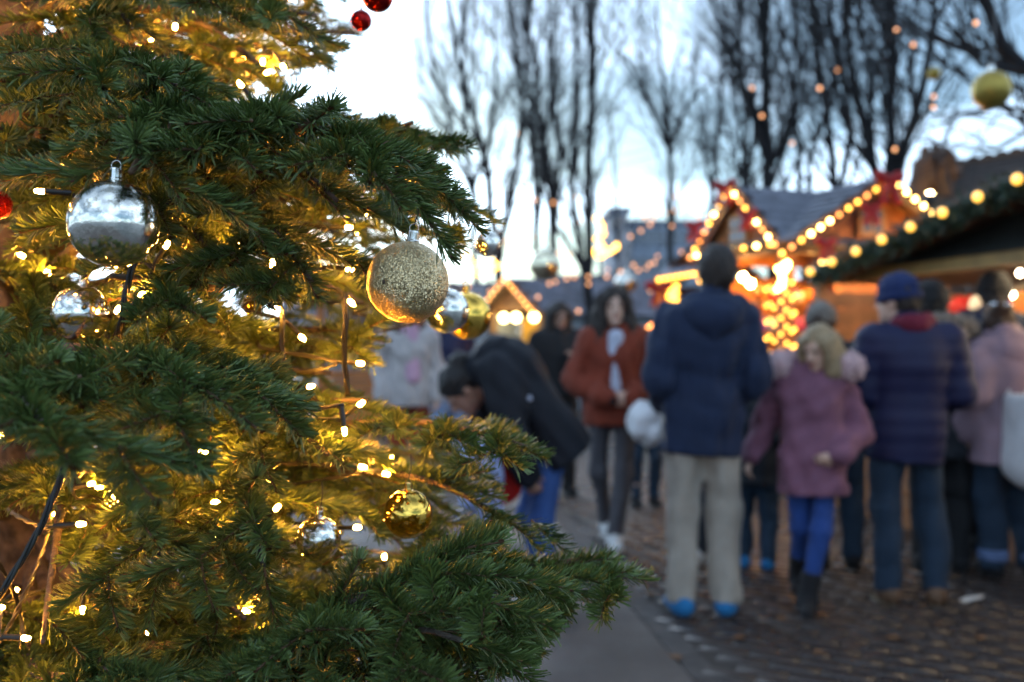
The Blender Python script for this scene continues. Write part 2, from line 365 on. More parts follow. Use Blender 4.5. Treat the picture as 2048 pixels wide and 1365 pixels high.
def make_twig(L, n, lod, seed, nl=0.0230):
    """a shoot along +Z; needles on top (+Y) and the two sides. returns V, quads, material index"""
    g = np.random.default_rng(seed)
    t = np.sort(g.uniform(0.0, 1.0, n)) ; t[-max(6, n // 12):] = g.uniform(.95, 1.0, max(6, n // 12))
    th = np.where(g.random(n) < .62, np.where(g.random(n) < .5, -1, 1) * g.normal(1.30, .38, n), g.normal(0, .75, n))                      # angle from +Y around the stem
    low = g.random(n) < 0.14; th[low] = np.pi + g.normal(0, .8, low.sum())
    side = np.abs(np.sin(th))
    fwd = np.radians(g.normal(41, 8, n) - 12 * (t > .93) - 7 * (np.cos(th) > .6))   # angle away from the stem direction
    ln = nl * g.uniform(.78, 1.12, n) * (1 - 0.35 * np.clip((t - .8) / .2, 0, 1)) * np.clip(.75 + 3 * t, 0, 1)
    rad = np.stack([np.sin(th), np.cos(th), np.zeros(n)], 1)
    ax = np.array([0, 0, 1.0])
    d = np.cos(fwd)[:, None] * ax + np.sin(fwd)[:, None] * rad
    d[:, 1] += 0.10; d += g.normal(0, .06, d.shape); d /= np.linalg.norm(d, axis=1)[:, None]
    bendx = 0.012 * np.sin(seed * 1.7); bendy = -0.10 * L
    def stem_at(s): return np.stack([bendx * s * s, bendy * s * s, L * s], 1)
    p = stem_at(t) + rad * 0.0012
    w = np.cross(d, rad); w /= np.linalg.norm(w, axis=1)[:, None]
    roll = g.normal(0, .35, n)[:, None]; up = np.cross(w, d)
    w = w * np.cos(roll) + up * np.sin(roll); up = np.cross(w, d)
    hw = (0.00094 * g.uniform(.85, 1.15, n))[:, None]
    tip = p + d * ln[:, None] + up * (ln * g.uniform(.02, .22, n))[:, None]
    mid = p + d * (ln * .55)[:, None] + up * (ln * .02)[:, None]
    if lod == 0:
        rows = []
        for c, k in ((p, .55), (mid, 1.0), (tip, .62)):
            rows += [c - w * hw * k, c + up * (-0.00042 * k), c + w * hw * k]
        V = np.stack(rows, 1).reshape(-1, 3)
        q = np.array([[0, 1, 4, 3], [1, 2, 5, 4], [3, 4, 7, 6], [4, 5, 8, 7]])
        F = (np.arange(n)[:, None, None] * 9 + q[None]).reshape(-1, 4)
    elif lod == 1:
        V = np.stack([p - w * hw * .6, p + w * hw * .6, mid - w * hw, mid + w * hw, tip - w * hw * .6, tip + w * hw * .6], 1).reshape(-1, 3)
        q = np.array([[0, 1, 3, 2], [2, 3, 5, 4]])
        F = (np.arange(n)[:, None, None] * 6 + q[None]).reshape(-1, 4)
    else:
        V = np.stack([p - w * hw * 1.3, p + w * hw * 1.3, tip + w * hw * 1.1, tip - w * hw * 1.1], 1).reshape(-1, 3)
        F = (np.arange(n)[:, None] * 4 + np.arange(4)[None])
    mi = np.zeros(len(F), int)
    s = np.linspace(0, 1, 5); pts = stem_at(s); k = 5 if lod == 0 else 3; sv = []
    for i, c in enumerate(pts):
        r = 0.0019 * (1 - .45 * s[i])
        sv += [c + np.array([math.cos(a), math.sin(a), 0]) * r for a in np.arange(k) * 2 * np.pi / k]
    o = len(V); sf = [[o + i * k + j, o + i * k + (j + 1) % k, o + (i + 1) * k + (j + 1) % k, o + (i + 1) * k + j] for i in range(4) for j in range(k)]
    V = np.vstack([V, np.array(sv)]); F = np.vstack([F, np.array(sf)]); mi = np.concatenate([mi, np.ones(len(sf), int)])
    if lod == 0:                                          # three buds at the tip
        for bx, by in ((0, 0), (.0022, .0008), (-.0022, .0008)):
            uv, uf = uvsphere(4, 3); o = len(V)
            V = np.vstack([V, pts[-1] + np.array([[bx + a * .0016, by + b_ * .0016, .001 + c * .0034] for a, b_, c in uv])])
            uf4 = [list(f) if len(f) == 4 else [f[0], f[1], f[2], f[2]] for f in uf]
            uf4 = [f for f in uf4 if len(set(f)) == 4]
            F = np.vstack([F, np.array(uf4) + o]); mi = np.concatenate([mi, np.full(len(uf4), 2)])
    return V, F, mi

rnd = random.Random(11)
BRANCHES = []     # dict(axis=[pts], twigs=[(p, dir, len, up)], wood=[(pts, radii)])
UP = Vector((0, 0, 1))
def rv(s): return Vector((rnd.gauss(0, s), rnd.gauss(0, s), rnd.gauss(0, s)))

def add_lateral(B, p, d, L, up, depth):
    """a needled side shoot of length L, itself forking"""
    d = d.normalized() + Vector((0, 0, -.16)); nseg = max(1, int(round(L / 0.105))); seg = L / nseg; pts = [p.copy()]; q = p.copy(); dd = d.normalized()
    for i in range(nseg):
        B['twigs'].append((q.copy(), dd.copy(), seg * 1.08, up.copy()))
        q = q + dd * seg; pts.append(q.copy())
        if depth > 0 and (i < nseg - 1 or L < .15):
            sv = dd.cross(up).normalized()
            for s in (-1, 1):
                if rnd.random() < .86:
                    l2 = (L - seg * (i + 1)) * .55 + rnd.uniform(.035, .065)
                    add_lateral(B, q, (dd * rnd.uniform(.75, 1.0) + sv * s * rnd.uniform(.75, 1.0) + up * rnd.uniform(-.15, .12)), l2, up, depth - 1)
        dd = (dd + Vector((0, 0, -1)) * rnd.uniform(-.02, .12) + rv(.04)).normalized()
    if len(pts) > 2: B['wood'].append((pts[:-1] + [pts[-1].lerp(pts[-2], .5)], [0.0026 - .0012 * i / len(pts) for i in range(len(pts))]))

def fir_branch(ctrl, r0=0.011, bare=0.3, dens=.84, latf=0.42, latmax=.34, spacing=.085, twist=0.0, start=0.16):
    ax = spline(ctrl, 0.03); B = dict(axis=ax, twigs=[], wood=[])
    S = [0.0]
    for a, b in zip(ax, ax[1:]): S.append(S[-1] + (b - a).length)
    L = S[-1]
    def at(s):
        for i in range(len(S) - 1):
            if S[i + 1] >= s:
                t = (s - S[i]) / max(1e-6, S[i + 1] - S[i]); return ax[i].lerp(ax[i + 1], t), (ax[i + 1] - ax[i]).normalized()
        return ax[-1].copy(), (ax[-1] - ax[-2]).normalized()
    B['wood'].append((ax, [r0 * (1 - s / L) + 0.0022 for s in S]))
    s = bare * L
    while s < L - .02:
        p, d = at(s); l = min(rnd.uniform(.09, .12), L - s + .03)
        sv = d.cross(UP); up = sv.cross(d).normalized() if sv.length > .15 else Vector((0, -1, .3)).normalized()
        B['twigs'].append((p, d, l * 1.05, up)); s += l * .96
    s = start * L
    while s < L - .035:
        p, d = at(s); sv = d.cross(UP)
        if sv.length < .15: sv = Vector((1, 0, 0))
        sv.normalize(); up = sv.cross(d).normalized()
        if twist: sv = (sv * math.cos(twist) + up * math.sin(twist)); up = sv.cross(d).normalized()
        for k in (-1, 1):
            if rnd.random() < dens:
                ll = min(latmax, (L - s) * latf + .05) * rnd.uniform(.75, 1.2)
                add_lateral(B, p, d * rnd.uniform(.55, .95) + sv * k + up * rnd.uniform(-.2, .22), ll, up, 2 if ll > .2 else 1)
        if rnd.random() < .22 * dens: add_lateral(B, p, d * .9 + up * .8 + sv * rnd.uniform(-.4, .4), rnd.uniform(.05, .085), up, 0)
        s += spacing * rnd.uniform(.75, 1.25)
    BRANCHES.append(B); return B

def trunk_at(z): return FIR + Vector((0.012 * math.sin(z * 2.1), 0.012 * math.cos(z * 1.7), z))
FH = 3.75
# --- branches that the photograph lets one follow, each a polyline (pixel, pixel, distance)
HERO = [
    dict(c=[trunk_at(1.62), U(120, 205, 1.25), U(330, 215, 1.02), U(475, 300, .93)], bare=.35, latf=.32, latmax=.17),
    dict(c=[trunk_at(1.72), U(80, 120, 1.2), U(250, 120, 1.03), U(385, 190, .98)], bare=.35, latf=.3, latmax=.16),
    dict(c=[trunk_at(1.60), U(300, 240, 1.22), U(470, 240, 1.10), U(655, 262, 1.0), U(770, 320, .95), U(868, 465, .94)], bare=.36, latf=.24, latmax=.15, spacing=.07),
    dict(c=[U(655, 262, 1.0), U(760, 285, .98), U(880, 325, 1.0)], r0=.004, bare=.02, latf=.3, latmax=.08, start=.1),
    dict(c=[U(600, 262, 1.02), U(645, 225, .97), U(662, 190, .93)], r0=.004, bare=.02, latf=.1, latmax=.05, start=.6),
    dict(c=[U(520, 245, 1.06), U(540, 225, 1.0), U(552, 205, .96)], r0=.004, bare=.02, latf=.1, latmax=.05, start=.6),
    dict(c=[trunk_at(1.68), U(600, 255, 1.55), U(790, 258, 1.40), U(865, 205, 1.33)], bare=.4, latf=.2, latmax=.12),
    dict(c=[U(740, 270, 1.42), U(850, 275, 1.38), U(950, 258, 1.36)], r0=.005, bare=.0, latf=.25, latmax=.10),
    dict(c=[U(740, 290, 1.42), U(820, 310, 1.4), U(895, 325, 1.37)], r0=.005, bare=.0, latf=.25, latmax=.08),
    dict(c=[trunk_at(1.55), U(600, 390, 1.5), U(850, 385, 1.38), U(1005, 440, 1.28)], bare=.3, latf=.28, latmax=.15),
    dict(c=[trunk_at(1.50), U(620, 430, 1.45), U(800, 420, 1.35), U(930, 480, 1.3), U(990, 610, 1.28)], bare=.35, latf=.22, latmax=.10),
    dict(c=[trunk_at(1.54), U(330, 360, 1.22), U(520, 440, 1.07), U(650, 600, .99)], bare=.3, latf=.36, latmax=.18),
    dict(c=[trunk_at(1.58), U(420, 310, 1.2), U(580, 330, 1.08), U(705, 430, 1.0)], bare=.35, latf=.34, latmax=.16),
    dict(c=[trunk_at(1.47), U(250, 420, 1.2), U(400, 480, 1.06), U(500, 560, 1.0)], bare=.4, latf=.36, latmax=.16),
    dict(c=[U(440, 575, 1.06), U(330, 565, 1.0), U(160, 545, .94)], r0=.004, bare=0, latf=.3, latmax=.10),
    dict(c=[trunk_at(1.42), U(200, 600, 1.25), U(300, 660, 1.05), U(395, 745, .94)], bare=.4, latf=.34, latmax=.15),
    dict(c=[trunk_at(1.36), U(60, 700, 1.15), U(200, 700, .95), U(340, 740, .86), U(470, 830, .83)], bare=.22, latf=.34, latmax=.17, spacing=.07),
    dict(c=[trunk_at(1.33), U(-60, 720, 1.0), U(30, 780, .78), U(110, 880, .68)], bare=.4, latf=.36, latmax=.15),
    dict(c=[trunk_at(1.36), U(420, 800, 1.35), U(560, 840, 1.2), U(680, 930, 1.1)], bare=.35, latf=.34, latmax=.16),
    dict(c=[trunk_at(1.38), U(500, 780, 1.5), U(640, 800, 1.4), U(800, 800, 1.3)], bare=.3, latf=.3, latmax=.14),
    dict(c=[trunk_at(1.44), U(520, 660, 1.55), U(680, 660, 1.45), U(790, 690, 1.38)], bare=.3, latf=.3, latmax=.13),
    dict(c=[trunk_at(1.30), U(560, 850, 1.42), U(850, 845, 1.30), U(1095, 905, 1.2)], bare=.3, latf=.24, latmax=.12, spacing=.07),
    dict(c=[trunk_at(1.26), U(600, 930, 1.42), U(850, 960, 1.30), U(1050, 1060, 1.22)], bare=.3, latf=.32, latmax=.17),
    dict(c=[trunk_at(1.24), U(620, 1000, 1.45), U(830, 1050, 1.34), U(1010, 1130, 1.28)], bare=.3, latf=.32, latmax=.16),
    dict(c=[trunk_at(1.14), U(540, 1180, 1.25), U(900, 1120, 1.25), U(1120, 1140, 1.22), U(1300, 1160, 1.18)], bare=.45, latf=.3, latmax=.13),
    dict(c=[U(1010, 1130, 1.24), U(1130, 1180, 1.2), U(1235, 1225, 1.16)], r0=.004, bare=.0, latf=.25, latmax=.08),
    dict(c=[U(1080, 1140, 1.23), U(1160, 1120, 1.22), U(1235, 1105, 1.22)], r0=.004, bare=.0, latf=.25, latmax=.06),
    dict(c=[trunk_at(1.16), U(350, 1290, 1.2), U(620, 1240, 1.02), U(830, 1150, .98), U(1075, 1155, .95)], bare=.3, latf=.27, latmax=.15, spacing=.07),
    dict(c=[U(520, 1275, 1.06), U(700, 1200, 1.0), U(860, 1120, .98), U(930, 1090, .97)], r0=.004, bare=.05, latf=.2, latmax=.08),
    dict(c=[trunk_at(1.10), U(330, 1340, 1.15), U(600, 1300, .98), U(800, 1255, .93), U(985, 1300, .90)], bare=.3, latf=.28, latmax=.15, spacing=.07),
    dict(c=[U(860, 1200, 1.05), U(980, 1230, 1.04), U(1095, 1275, 1.03)], r0=.004, bare=.0, latf=.3, latmax=.07),
    dict(c=[U(930, 1225, 1.05), U(1010, 1270, 1.03), U(1045, 1365, 1.02)], r0=.004, bare=.0, latf=.25, latmax=.07),
    dict(c=[trunk_at(1.22), U(180, 930, 1.2), U(230, 970, 1.05), U(285, 1045, .98)], bare=.45, latf=.26, latmax=.10),
    dict(c=[trunk_at(1.20), U(250, 980, 1.25), U(310, 1050, 1.05), U(315, 1175, .98)], bare=.45, latf=.30, latmax=.12),
    dict(c=[trunk_at(1.22), U(420, 960, 1.25), U(500, 1030, 1.05), U(535, 1175, .97)], bare=.4, latf=.32, latmax=.14),
    dict(c=[trunk_at(1.06), U(150, 1290, 1.25), U(330, 1290, 1.12), U(560, 1330, 1.0)], bare=.35, latf=.36, latmax=.2),
    dict(c=[trunk_at(1.04), U(60, 1330, 1.1), U(210, 1340, .95), U(390, 1400, .87)], bare=.3, latf=.36, latmax=.18),
    dict(c=[trunk_at(1.12), U(240, 1150, 1.3), U(400, 1180, 1.15), U(520, 1260, 1.08)], bare=.35, latf=.36, latmax=.18),
    dict(c=[U(360, 235, 1.0), U(300, 290, .93), U(262, 345, .87), U(240, 372, .85)], r0=.004, bare=0, latf=.3, latmax=.07),
    dict(c=[trunk_at(.98), U(450, 1430, 1.15), U(780, 1335, 1.06), U(980, 1320, 1.02), U(1062, 1390, 1.0)], bare=.3, latf=.3, latmax=.15),
    dict(c=[U(800, 1225, 1.10), U(950, 1280, 1.07), U(1060, 1345, 1.05)], r0=.005, bare=0, latf=.5, latmax=.11, spacing=.05),
    dict(c=[trunk_at(1.02), U(300, 1400, 1.2), U(600, 1360, 1.05), U(860, 1350, 1.0)], bare=.3, latf=.32, latmax=.17),
    dict(c=[trunk_at(1.85), U(330, 60, 1.5), U(560, 60, 1.5), U(785, 72, 1.5)], bare=.3, latf=.3, latmax=.16),
    dict(c=[trunk_at(1.92), U(400, -40, 1.5), U(600, -35, 1.56), U(735, 0, 1.6), U(775, 50, 1.62)], bare=.3, latf=.25, latmax=.12),
    dict(c=[trunk_at(1.86), U(280, 20, 1.35), U(480, 10, 1.25), U(680, 40, 1.3)], bare=.3, latf=.34, latmax=.2),
    dict(c=[trunk_at(1.75), U(380, 130, 1.5), U(540, 120, 1.55), U(650, 95, 1.6)], bare=.35, latf=.3, latmax=.15),
]
for h in HERO: fir_branch(h['c'], r0=h.get('r0', .010), bare=h.get('bare', .3), latf=h.get('latf', .3), latmax=h.get('latmax', .2), spacing=h.get('spacing', .085), start=h.get('start', h.get('bare', .3) * .8))
N_HERO = len(BRANCHES)
# --- whorls all round the trunk
z = 0.32; wi = 0
while z < FH - .15:
    rr = (FH - z) * 0.345; inview = .75 < z < 2.25
    nb = 7 if inview else 5
    for k in range(nb):
        az = wi * 1.1 + k * 2 * math.pi / nb + rnd.uniform(-.25, .25)
        rk = rr * rnd.uniform(.82, 1.05); o = Vector((math.cos(az), math.sin(az), 0))
        t0 = trunk_at(z + rnd.uniform(-.05, .05))
        facing = o.dot(Vector((.44, -.90, 0)))
        if facing > .2 and inview: rk *= .80
        rise = .10 + .25 * z / FH
        ctrl = [t0, t0 + o * rk * .35 + UP * rk * rise * .5, t0 + o * rk * .7 + UP * rk * rise * .35 + rv(.02), t0 + o * rk - UP * rk * .06 + rv(.03)]
        lo = not inview or facing < -.45
        fir_branch(ctrl, r0=.006 + .008 * rk, bare=.42, dens=.55 if lo else .85, latf=.40, latmax=.26, spacing=.13 if lo else .105)
    z += .17 if inview else .24; wi += 1

# --- prune to the crown's outline and keep shoots off the baubles and lights
BOUND = [(-400, 560), (-50, 730), (60, 770), (95, 720), (115, 640), (160, 590), (190, 640), (215, 840), (260, 930), (310, 900), (345, 850), (390, 960), (440, 985), (480, 930), (560, 945), (610, 960),
         (640, 900), (665, 790), (700, 735), (760, 720), (800, 770), (835, 860), (865, 1040), (905, 1085), (935, 1050), (960, 980), (1020, 1020), (1060, 1060), (1100, 1230), (1160, 1290), (1215, 1230), (1260, 1100), (1370, 1060), (1700, 1000)]
def bound(y):
    if y <= BOUND[0][0]: return BOUND[0][1]
    for (y0, x0), (y1, x1) in zip(BOUND, BOUND[1:]):
        if y <= y1: return x0 + (x1 - x0) * (y - y0) / (y1 - y0)
    return BOUND[-1][1]
# baubles: px, py, radius px, distance, kind
BAUBLES = [
    (815, 565, 82, .97, 'glitter'), (228, 448, 88, .88, 'silver'), (163, 628, 57, 1.02, 'silver'), (637, 1078, 45, 1.10, 'silver'), (816, 1028, 49, 1.14, 'gold'),
    (893, 622, 45, 1.42, 'silver'), (935, 632, 48, 1.60, 'gold'), (505, 612, 21, 1.60, 'gold'), (128, 490, 27, 1.58, 'silver'), (-6, 410, 29, 1.15, 'red_glitter'),
    (722, 42, 22, 1.62, 'red'), (755, -6, 31, 1.40, 'red'), (975, 488, 27, 1.75, 'silver'),
]
# lights the photograph shows: px, py, distance, holder direction (px) 
LEDS = [(350, 60, 1.4, 0, 1), (495, 118, 1.5, 1, 1), (525, 130, 1.52, 0, 1), (540, 143, 1.54, 1, 0), (570, 140, 1.5, 1, 1), (68, 382, .98, -1, 0), (545, 519, 1.18, 0, -1), (708, 540, 1.16, 1, 0),
        (556, 627, 1.22, 0, 1), (610, 682, 1.26, 1, 1), (230, 627, 1.0, -1, 1), (290, 580, .98, 1, -1), (708, 610, 1.3, 1, 1), (728, 728, 1.3, 1, 0), (728, 803, 1.28, 1, -1), (690, 872, 1.12, 0, 1),
        (628, 772, 1.3, 1, 0), (733, 935, 1.25, 1, 0), (780, 950, 1.25, 1, 0), (722, 1055, 1.3, 1, 0), (190, 967, 1.05, 1, 0), (172, 1048, 1.0, 1, 0), (60, 1277, .95, 1, 0), (165, 1228, 1.3, 0, 1),
        (438, 1003, 1.2, 1, 0), (735, 435, 1.35, 1, 1), (705, 455, 1.4, 1, 0), (338, 483, 1.12, 1, -1), (500, 1225, 1.2, 1, 0), (205, 975, 1.2, 1, 0), (8, 1215, 1.15, 1, 0), (110, 1035, 1.3, 0, 1), (295, 1270, 1.25, 0, 1)]
def seg_d(px, py, a, b):
    ax, ay = a; bx, by = b; dx_, dy_ = bx - ax, by - ay; q = dx_ * dx_ + dy_ * dy_
    t = 0 if q == 0 else max(0, min(1, ((px - ax) * dx_ + (py - ay) * dy_) / q))
    return math.hypot(px - ax - t * dx_, py - ay - t * dy_)
WINDOWS = [(-40, 1020, 110, 1200), (34, -60, 108, 80)]     # where the trunk shows
def keep(p, q, hero):
    ym = min(p.y, q.y)
    if ym < .42:
        return abs(p.x) > .8
    a, b = proj(p), proj(q); mg = -22 if hero else 45
    for (x, y) in (a, b, ((a[0] + b[0]) / 2, (a[1] + b[1]) / 2)):
        if -250 < y < 1500 and x > bound(y) - mg: return False
    if not hero and ym < .80 and -100 < a[0] < 1300 and -100 < a[1] < 1450: return False
    for bx, by, br, bd, _ in BAUBLES:
        if ym < bd + .05:
            lo_ = bx == 228
            m = br * .92 + 17 * .97 / ym if lo_ else br + (20 * .97 / ym if bd < 1.2 else 8)
            if seg_d(bx, by + br * (.20 if lo_ else .08), a, b) < m and not (bd > 1.3 and ym < 1.05 and hero and False): return False
    for x0, y0, x1, y1 in WINDOWS:
        if p.y < FIR.y - .05 and any(x0 < x < x1 and y0 < y < y1 for x, y in (a, b, ((a[0] + b[0]) / 2, (a[1] + b[1]) / 2))): return False
    for bx, by, bd, hx, hy in LEDS:
        if (hx, hy) in ((1, 0), (-1, 0)) and bx < 250 and ym < bd + .01 and seg_d(bx - hx * 30, by, a, b) < 20 / ym: return False
        if ym < bd + .01 and seg_d(bx, by, a, b) < 17 / ym: return False
    return True
tw_all = []
for bi, B in enumerate(BRANCHES):
    for (p, d, l, up) in B['twigs']:
        if keep(p, p + d * l, bi < N_HERO): tw_all.append((bi, p, d, l, up))
def frame(p, d, up, l, roll):
    z_ = d.normalized(); x_ = up.cross(z_); x_ = x_.normalized() if x_.length > 1e-3 else z_.orthogonal().normalized(); y_ = z_.cross(x_)
    c, s_ = math.cos(roll), math.sin(roll); x2 = x_ * c + y_ * s_; y2 = y_ * c - x_ * s_
    return x2, y2, z_

fir = empty('fir_tree', tuple(FIR)); tag(fir, 'large green fir tree hung with baubles and warm fairy lights', 'fir tree')
Tinv = Matrix.Translation(-FIR)
# trunk
g = np.random.default_rng(3); tv = []; nz, na = 110, 28
for i in range(nz + 1):
    z = FH * i / nz; r = .062 * (1 - z / FH) ** .85 + .004 + (.02 * math.exp(-z * 8))
    for k in range(na):
        an = 2 * math.pi * k / na; rr = r * (1 + .05 * math.sin(3 * an + z * 4) + .04 * math.sin(7 * an - z * 9) + g.normal(0, .018))
        c = trunk_at(z); tv.append((c.x - FIR.x + rr * math.cos(an), c.y - FIR.y + rr * math.sin(an), z))
tf = np.array([[i * na + k, i * na + (k + 1) % na, (i + 1) * na + (k + 1) % na, (i + 1) * na + k] for i in range(nz) for k in range(na)])
link('trunk', mesh_np('trunk', tv, tf, [M_bark], smooth=True), fir)
# branch wood
bobj = []
for bi, B in enumerate(BRANCHES):
    mb = MB(); kept = 0
    for wi_, (pts, rad) in enumerate(B['wood']):
        pp = []; rr = []
        for p, r in zip(pts, rad):
            if wi_ and not keep(p, p + Vector((0, 0, .002)), bi < N_HERO): break
            if wi_ == 0 and bi < N_HERO:
                x, y = proj(p)
                if -100 < y < 1450 and x > bound(y) + 12: break
            if wi_ == 0 and bi >= N_HERO:
                x, y = proj(p)
                if p.y > .2 and -250 < y < 1500 and x > bound(y) - 45: break
                if p.y < .55 and abs(p.x) < .7: break
            pp.append(p - FIR); rr.append(r)
        if wi_ == 0 and bi < N_HERO: pp = pp[:max(2, len(pp) - 1)]; rr = rr[:len(pp)]
        if len(pp) >= 2: mb.tube(pp, rr, 7 if wi_ == 0 else 4); kept += 1
    o = mb.build('branch', M_stem if B['wood'][0][1][0] < .0075 else M_bark, fir, True) if kept else None
    bobj.append(o)
# the shoots: the 300 nearest ones in view singly, the rest as one mass of needles
def score(t):
    c = t[1] + t[2] * t[3] * .5
    x, y = proj(c); vis = c.y > .3 and -60 < x < 1400 and -60 < y < 1430
    return (0 if vis else 1, c.length if not vis else (c - Vector((0, 0, CAMZ))).length)
order = sorted(range(len(tw_all)), key=lambda i: score(tw_all[i]))
LENS = [.06, .085, .105, .125]
TW = []
for li, L_ in enumerate(LENS):
    for sd in range(3):
        V, F, mi = make_twig(L_, int(50 + 1600 * L_), 0, 100 + li * 10 + sd)
        TW.append((L_, mesh_np('twig', V, F, [M_needle, M_stem, M_bud], mi)))
n_single = 0; massV = []; massF = []; massM = []; off = 0
for rank, i in enumerate(order):
    bi, p, d, l, up = tw_all[i]; vis = score(tw_all[i])[0] == 0
    roll = rnd.gauss(0, .25); x2, y2, z2 = frame(p, d, up, l, roll)
    if vis and n_single < 300 and bobj[bi] is not None:
        li = min(range(len(LENS)), key=lambda k: abs(LENS[k] - l)); L0, me = TW[li * 3 + rnd.randrange(3)]
        s = l / L0; M = Matrix(((x2.x, y2.x, z2.x, p.x - FIR.x), (x2.y, y2.y, z2.y, p.y - FIR.y), (x2.z, y2.z, z2.z, p.z), (0, 0, 0, 1))) @ Matrix.Diagonal((1, 1, s, 1))
        o = link('twig', me, bobj[bi]); o.matrix_local = M; n_single += 1
    else:
        dist = (p - Vector((0, 0, CAMZ))).length
        lod = 1 if vis and dist < 1.45 else 2
        nn = int(50 + 1500 * l) if lod == 1 else int(26 + (950 if vis else 480) * l)
        V, F, mi = make_twig(l, nn, lod, 1000 + i)
        if lod == 2: pass
        Rm = np.array([[x2.x, y2.x, z2.x], [x2.y, y2.y, z2.y], [x2.z, y2.z, z2.z]])
        massV.append(V @ Rm.T + np.array(p - FIR)); massF.append(F + off); massM.append(mi); off += len(V)
o = link('needle_foliage', mesh_np('needle_foliage', np.vstack(massV), np.vstack(massF), [M_needle, M_stem, M_bud], np.concatenate(massM)), fir)
o['kind'] = 'stuff'
print('FIR twigs', len(tw_all), 'singles', n_single, 'mass quads', len(o.data.polygons))
# ------------------------------------------------------------------ baubles
def glitter(name, base, dark, scale=1050.0):
    m = bpy.data.materials.new(name); m.use_nodes = True; N, L = nt(m); b = N['Principled BSDF']
    t = N.new('ShaderNodeTexCoord'); v = N.new('ShaderNodeTexVoronoi'); v.inputs['Scale'].default_value = scale
    L.new(t.outputs['Object'], v.inputs['Vector'])
    s1 = N.new('ShaderNodeVectorMath'); s1.operation = 'SUBTRACT'; s1.inputs[1].default_value = (.5, .5, .5); L.new(v.outputs['Color'], s1.inputs[0])
    s2 = N.new('ShaderNodeVectorMath'); s2.operation = 'SCALE'; s2.inputs['Scale'].default_value = 1.25; L.new(s1.outputs[0], s2.inputs[0])
    g = N.new('ShaderNodeNewGeometry'); ad = N.new('ShaderNodeVectorMath'); ad.operation = 'ADD'
    L.new(g.outputs['Normal'], ad.inputs[0]); L.new(s2.outputs[0], ad.inputs[1])
    nn = N.new('ShaderNodeVectorMath'); nn.operation = 'NORMALIZE'; L.new(ad.outputs[0], nn.inputs[0]); L.new(nn.outputs[0], b.inputs['Normal'])
    sx = N.new('ShaderNodeSeparateXYZ'); L.new(v.outputs['Color'], sx.inputs[0])
    mx = N.new('ShaderNodeMix'); mx.data_type = 'RGBA'; mx.inputs['A'].default_value = (*dark, 1); mx.inputs['B'].default_value = (*base, 1)
    L.new(sx.outputs[1], mx.inputs['Factor']); L.new(mx.outputs['Result'], b.inputs['Base Color'])
    b.inputs['Metallic'].default_value = 0.85; b.inputs['Roughness'].default_value = 0.30
    return m
def mirror(name, col, spots):
    m = bpy.data.materials.new(name); m.use_nodes = True; N, L = nt(m); b = N['Principled BSDF']
    t = N.new('ShaderNodeTexCoord'); n = N.new('ShaderNodeTexNoise'); n.inputs['Scale'].default_value = 120; n.inputs['Detail'].default_value = 5; n.inputs['Roughness'].default_value = .65
    L.new(t.outputs['Object'], n.inputs['Vector'])
    mr = N.new('ShaderNodeMapRange'); mr.inputs['From Min'].default_value = .50; mr.inputs['From Max'].default_value = .62
    L.new(n.outputs['Fac'], mr.inputs['Value'])
    sx = N.new('ShaderNodeSeparateXYZ'); L.new(t.outputs['Object'], sx.inputs[0])
    m3 = N.new('ShaderNodeMapRange'); m3.inputs['From Min'].default_value = -.1; m3.inputs['From Max'].default_value = .3; m3.inputs['To Max'].default_value = spots
    m3.inputs['From Min'].default_value = -.004; m3.inputs['From Max'].default_value = .012
    L.new(sx.outputs['Z'], m3.inputs['Value'])
    mu = N.new('ShaderNodeMath'); mu.operation = 'MULTIPLY'; L.new(mr.outputs['Result'], mu.inputs[0]); L.new(m3.outputs['Result'], mu.inputs[1])
    mx = N.new('ShaderNodeMix'); mx.data_type = 'RGBA'; mx.inputs['A'].default_value = (*col, 1); mx.inputs['B'].default_value = (col[0] * .45, col[1] * .45, col[2] * .42, 1)
    L.new(mu.outputs[0], mx.inputs['Factor']); L.new(mx.outputs['Result'], b.inputs['Base Color'])
    r = N.new('ShaderNodeMapRange'); r.inputs['To Min'].default_value = .04; r.inputs['To Max'].default_value = .35; L.new(mu.outputs[0], r.inputs['Value']); L.new(r.outputs['Result'], b.inputs['Roughness'])
    b.inputs['Metallic'].default_value = 1.0
    bp = N.new('ShaderNodeBump'); bp.inputs['Strength'].default_value = .35 * spots; bp.inputs['Distance'].default_value = .0006; L.new(n.outputs['Fac'], bp.inputs['Height']); L.new(bp.outputs[0], b.inputs['Normal'])
    return m
BM = {'glitter': glitter('gold_glitter', (1.0, 0.80, 0.47), (0.60, 0.41, 0.19)), 'red_glitter': glitter('red_glitter', (0.6, 0.02, 0.02), (0.25, 0.0, 0.0), 800),
      'silver': mirror('silver_mirror', (0.93, 0.90, 0.82), 1.0), 'champagne': mirror('champagne_mirror', (0.93, 0.84, 0.60), .1), 'gold': mirror('gold_mirror', (0.92, 0.56, 0.10), .1), 'red': mirror('red_mirror', (0.30, 0.012, 0.012), .1)}
M_cap = mat('bauble_cap_metal', (0.85, 0.84, 0.80), 0.18, 1.0, var=.05)
M_gcap = mat('bauble_cap_gold', (0.80, 0.55, 0.15), 0.22, 1.0, var=.05)
M_cord = mat('black_thread', (0.02, 0.02, 0.02), 0.7)
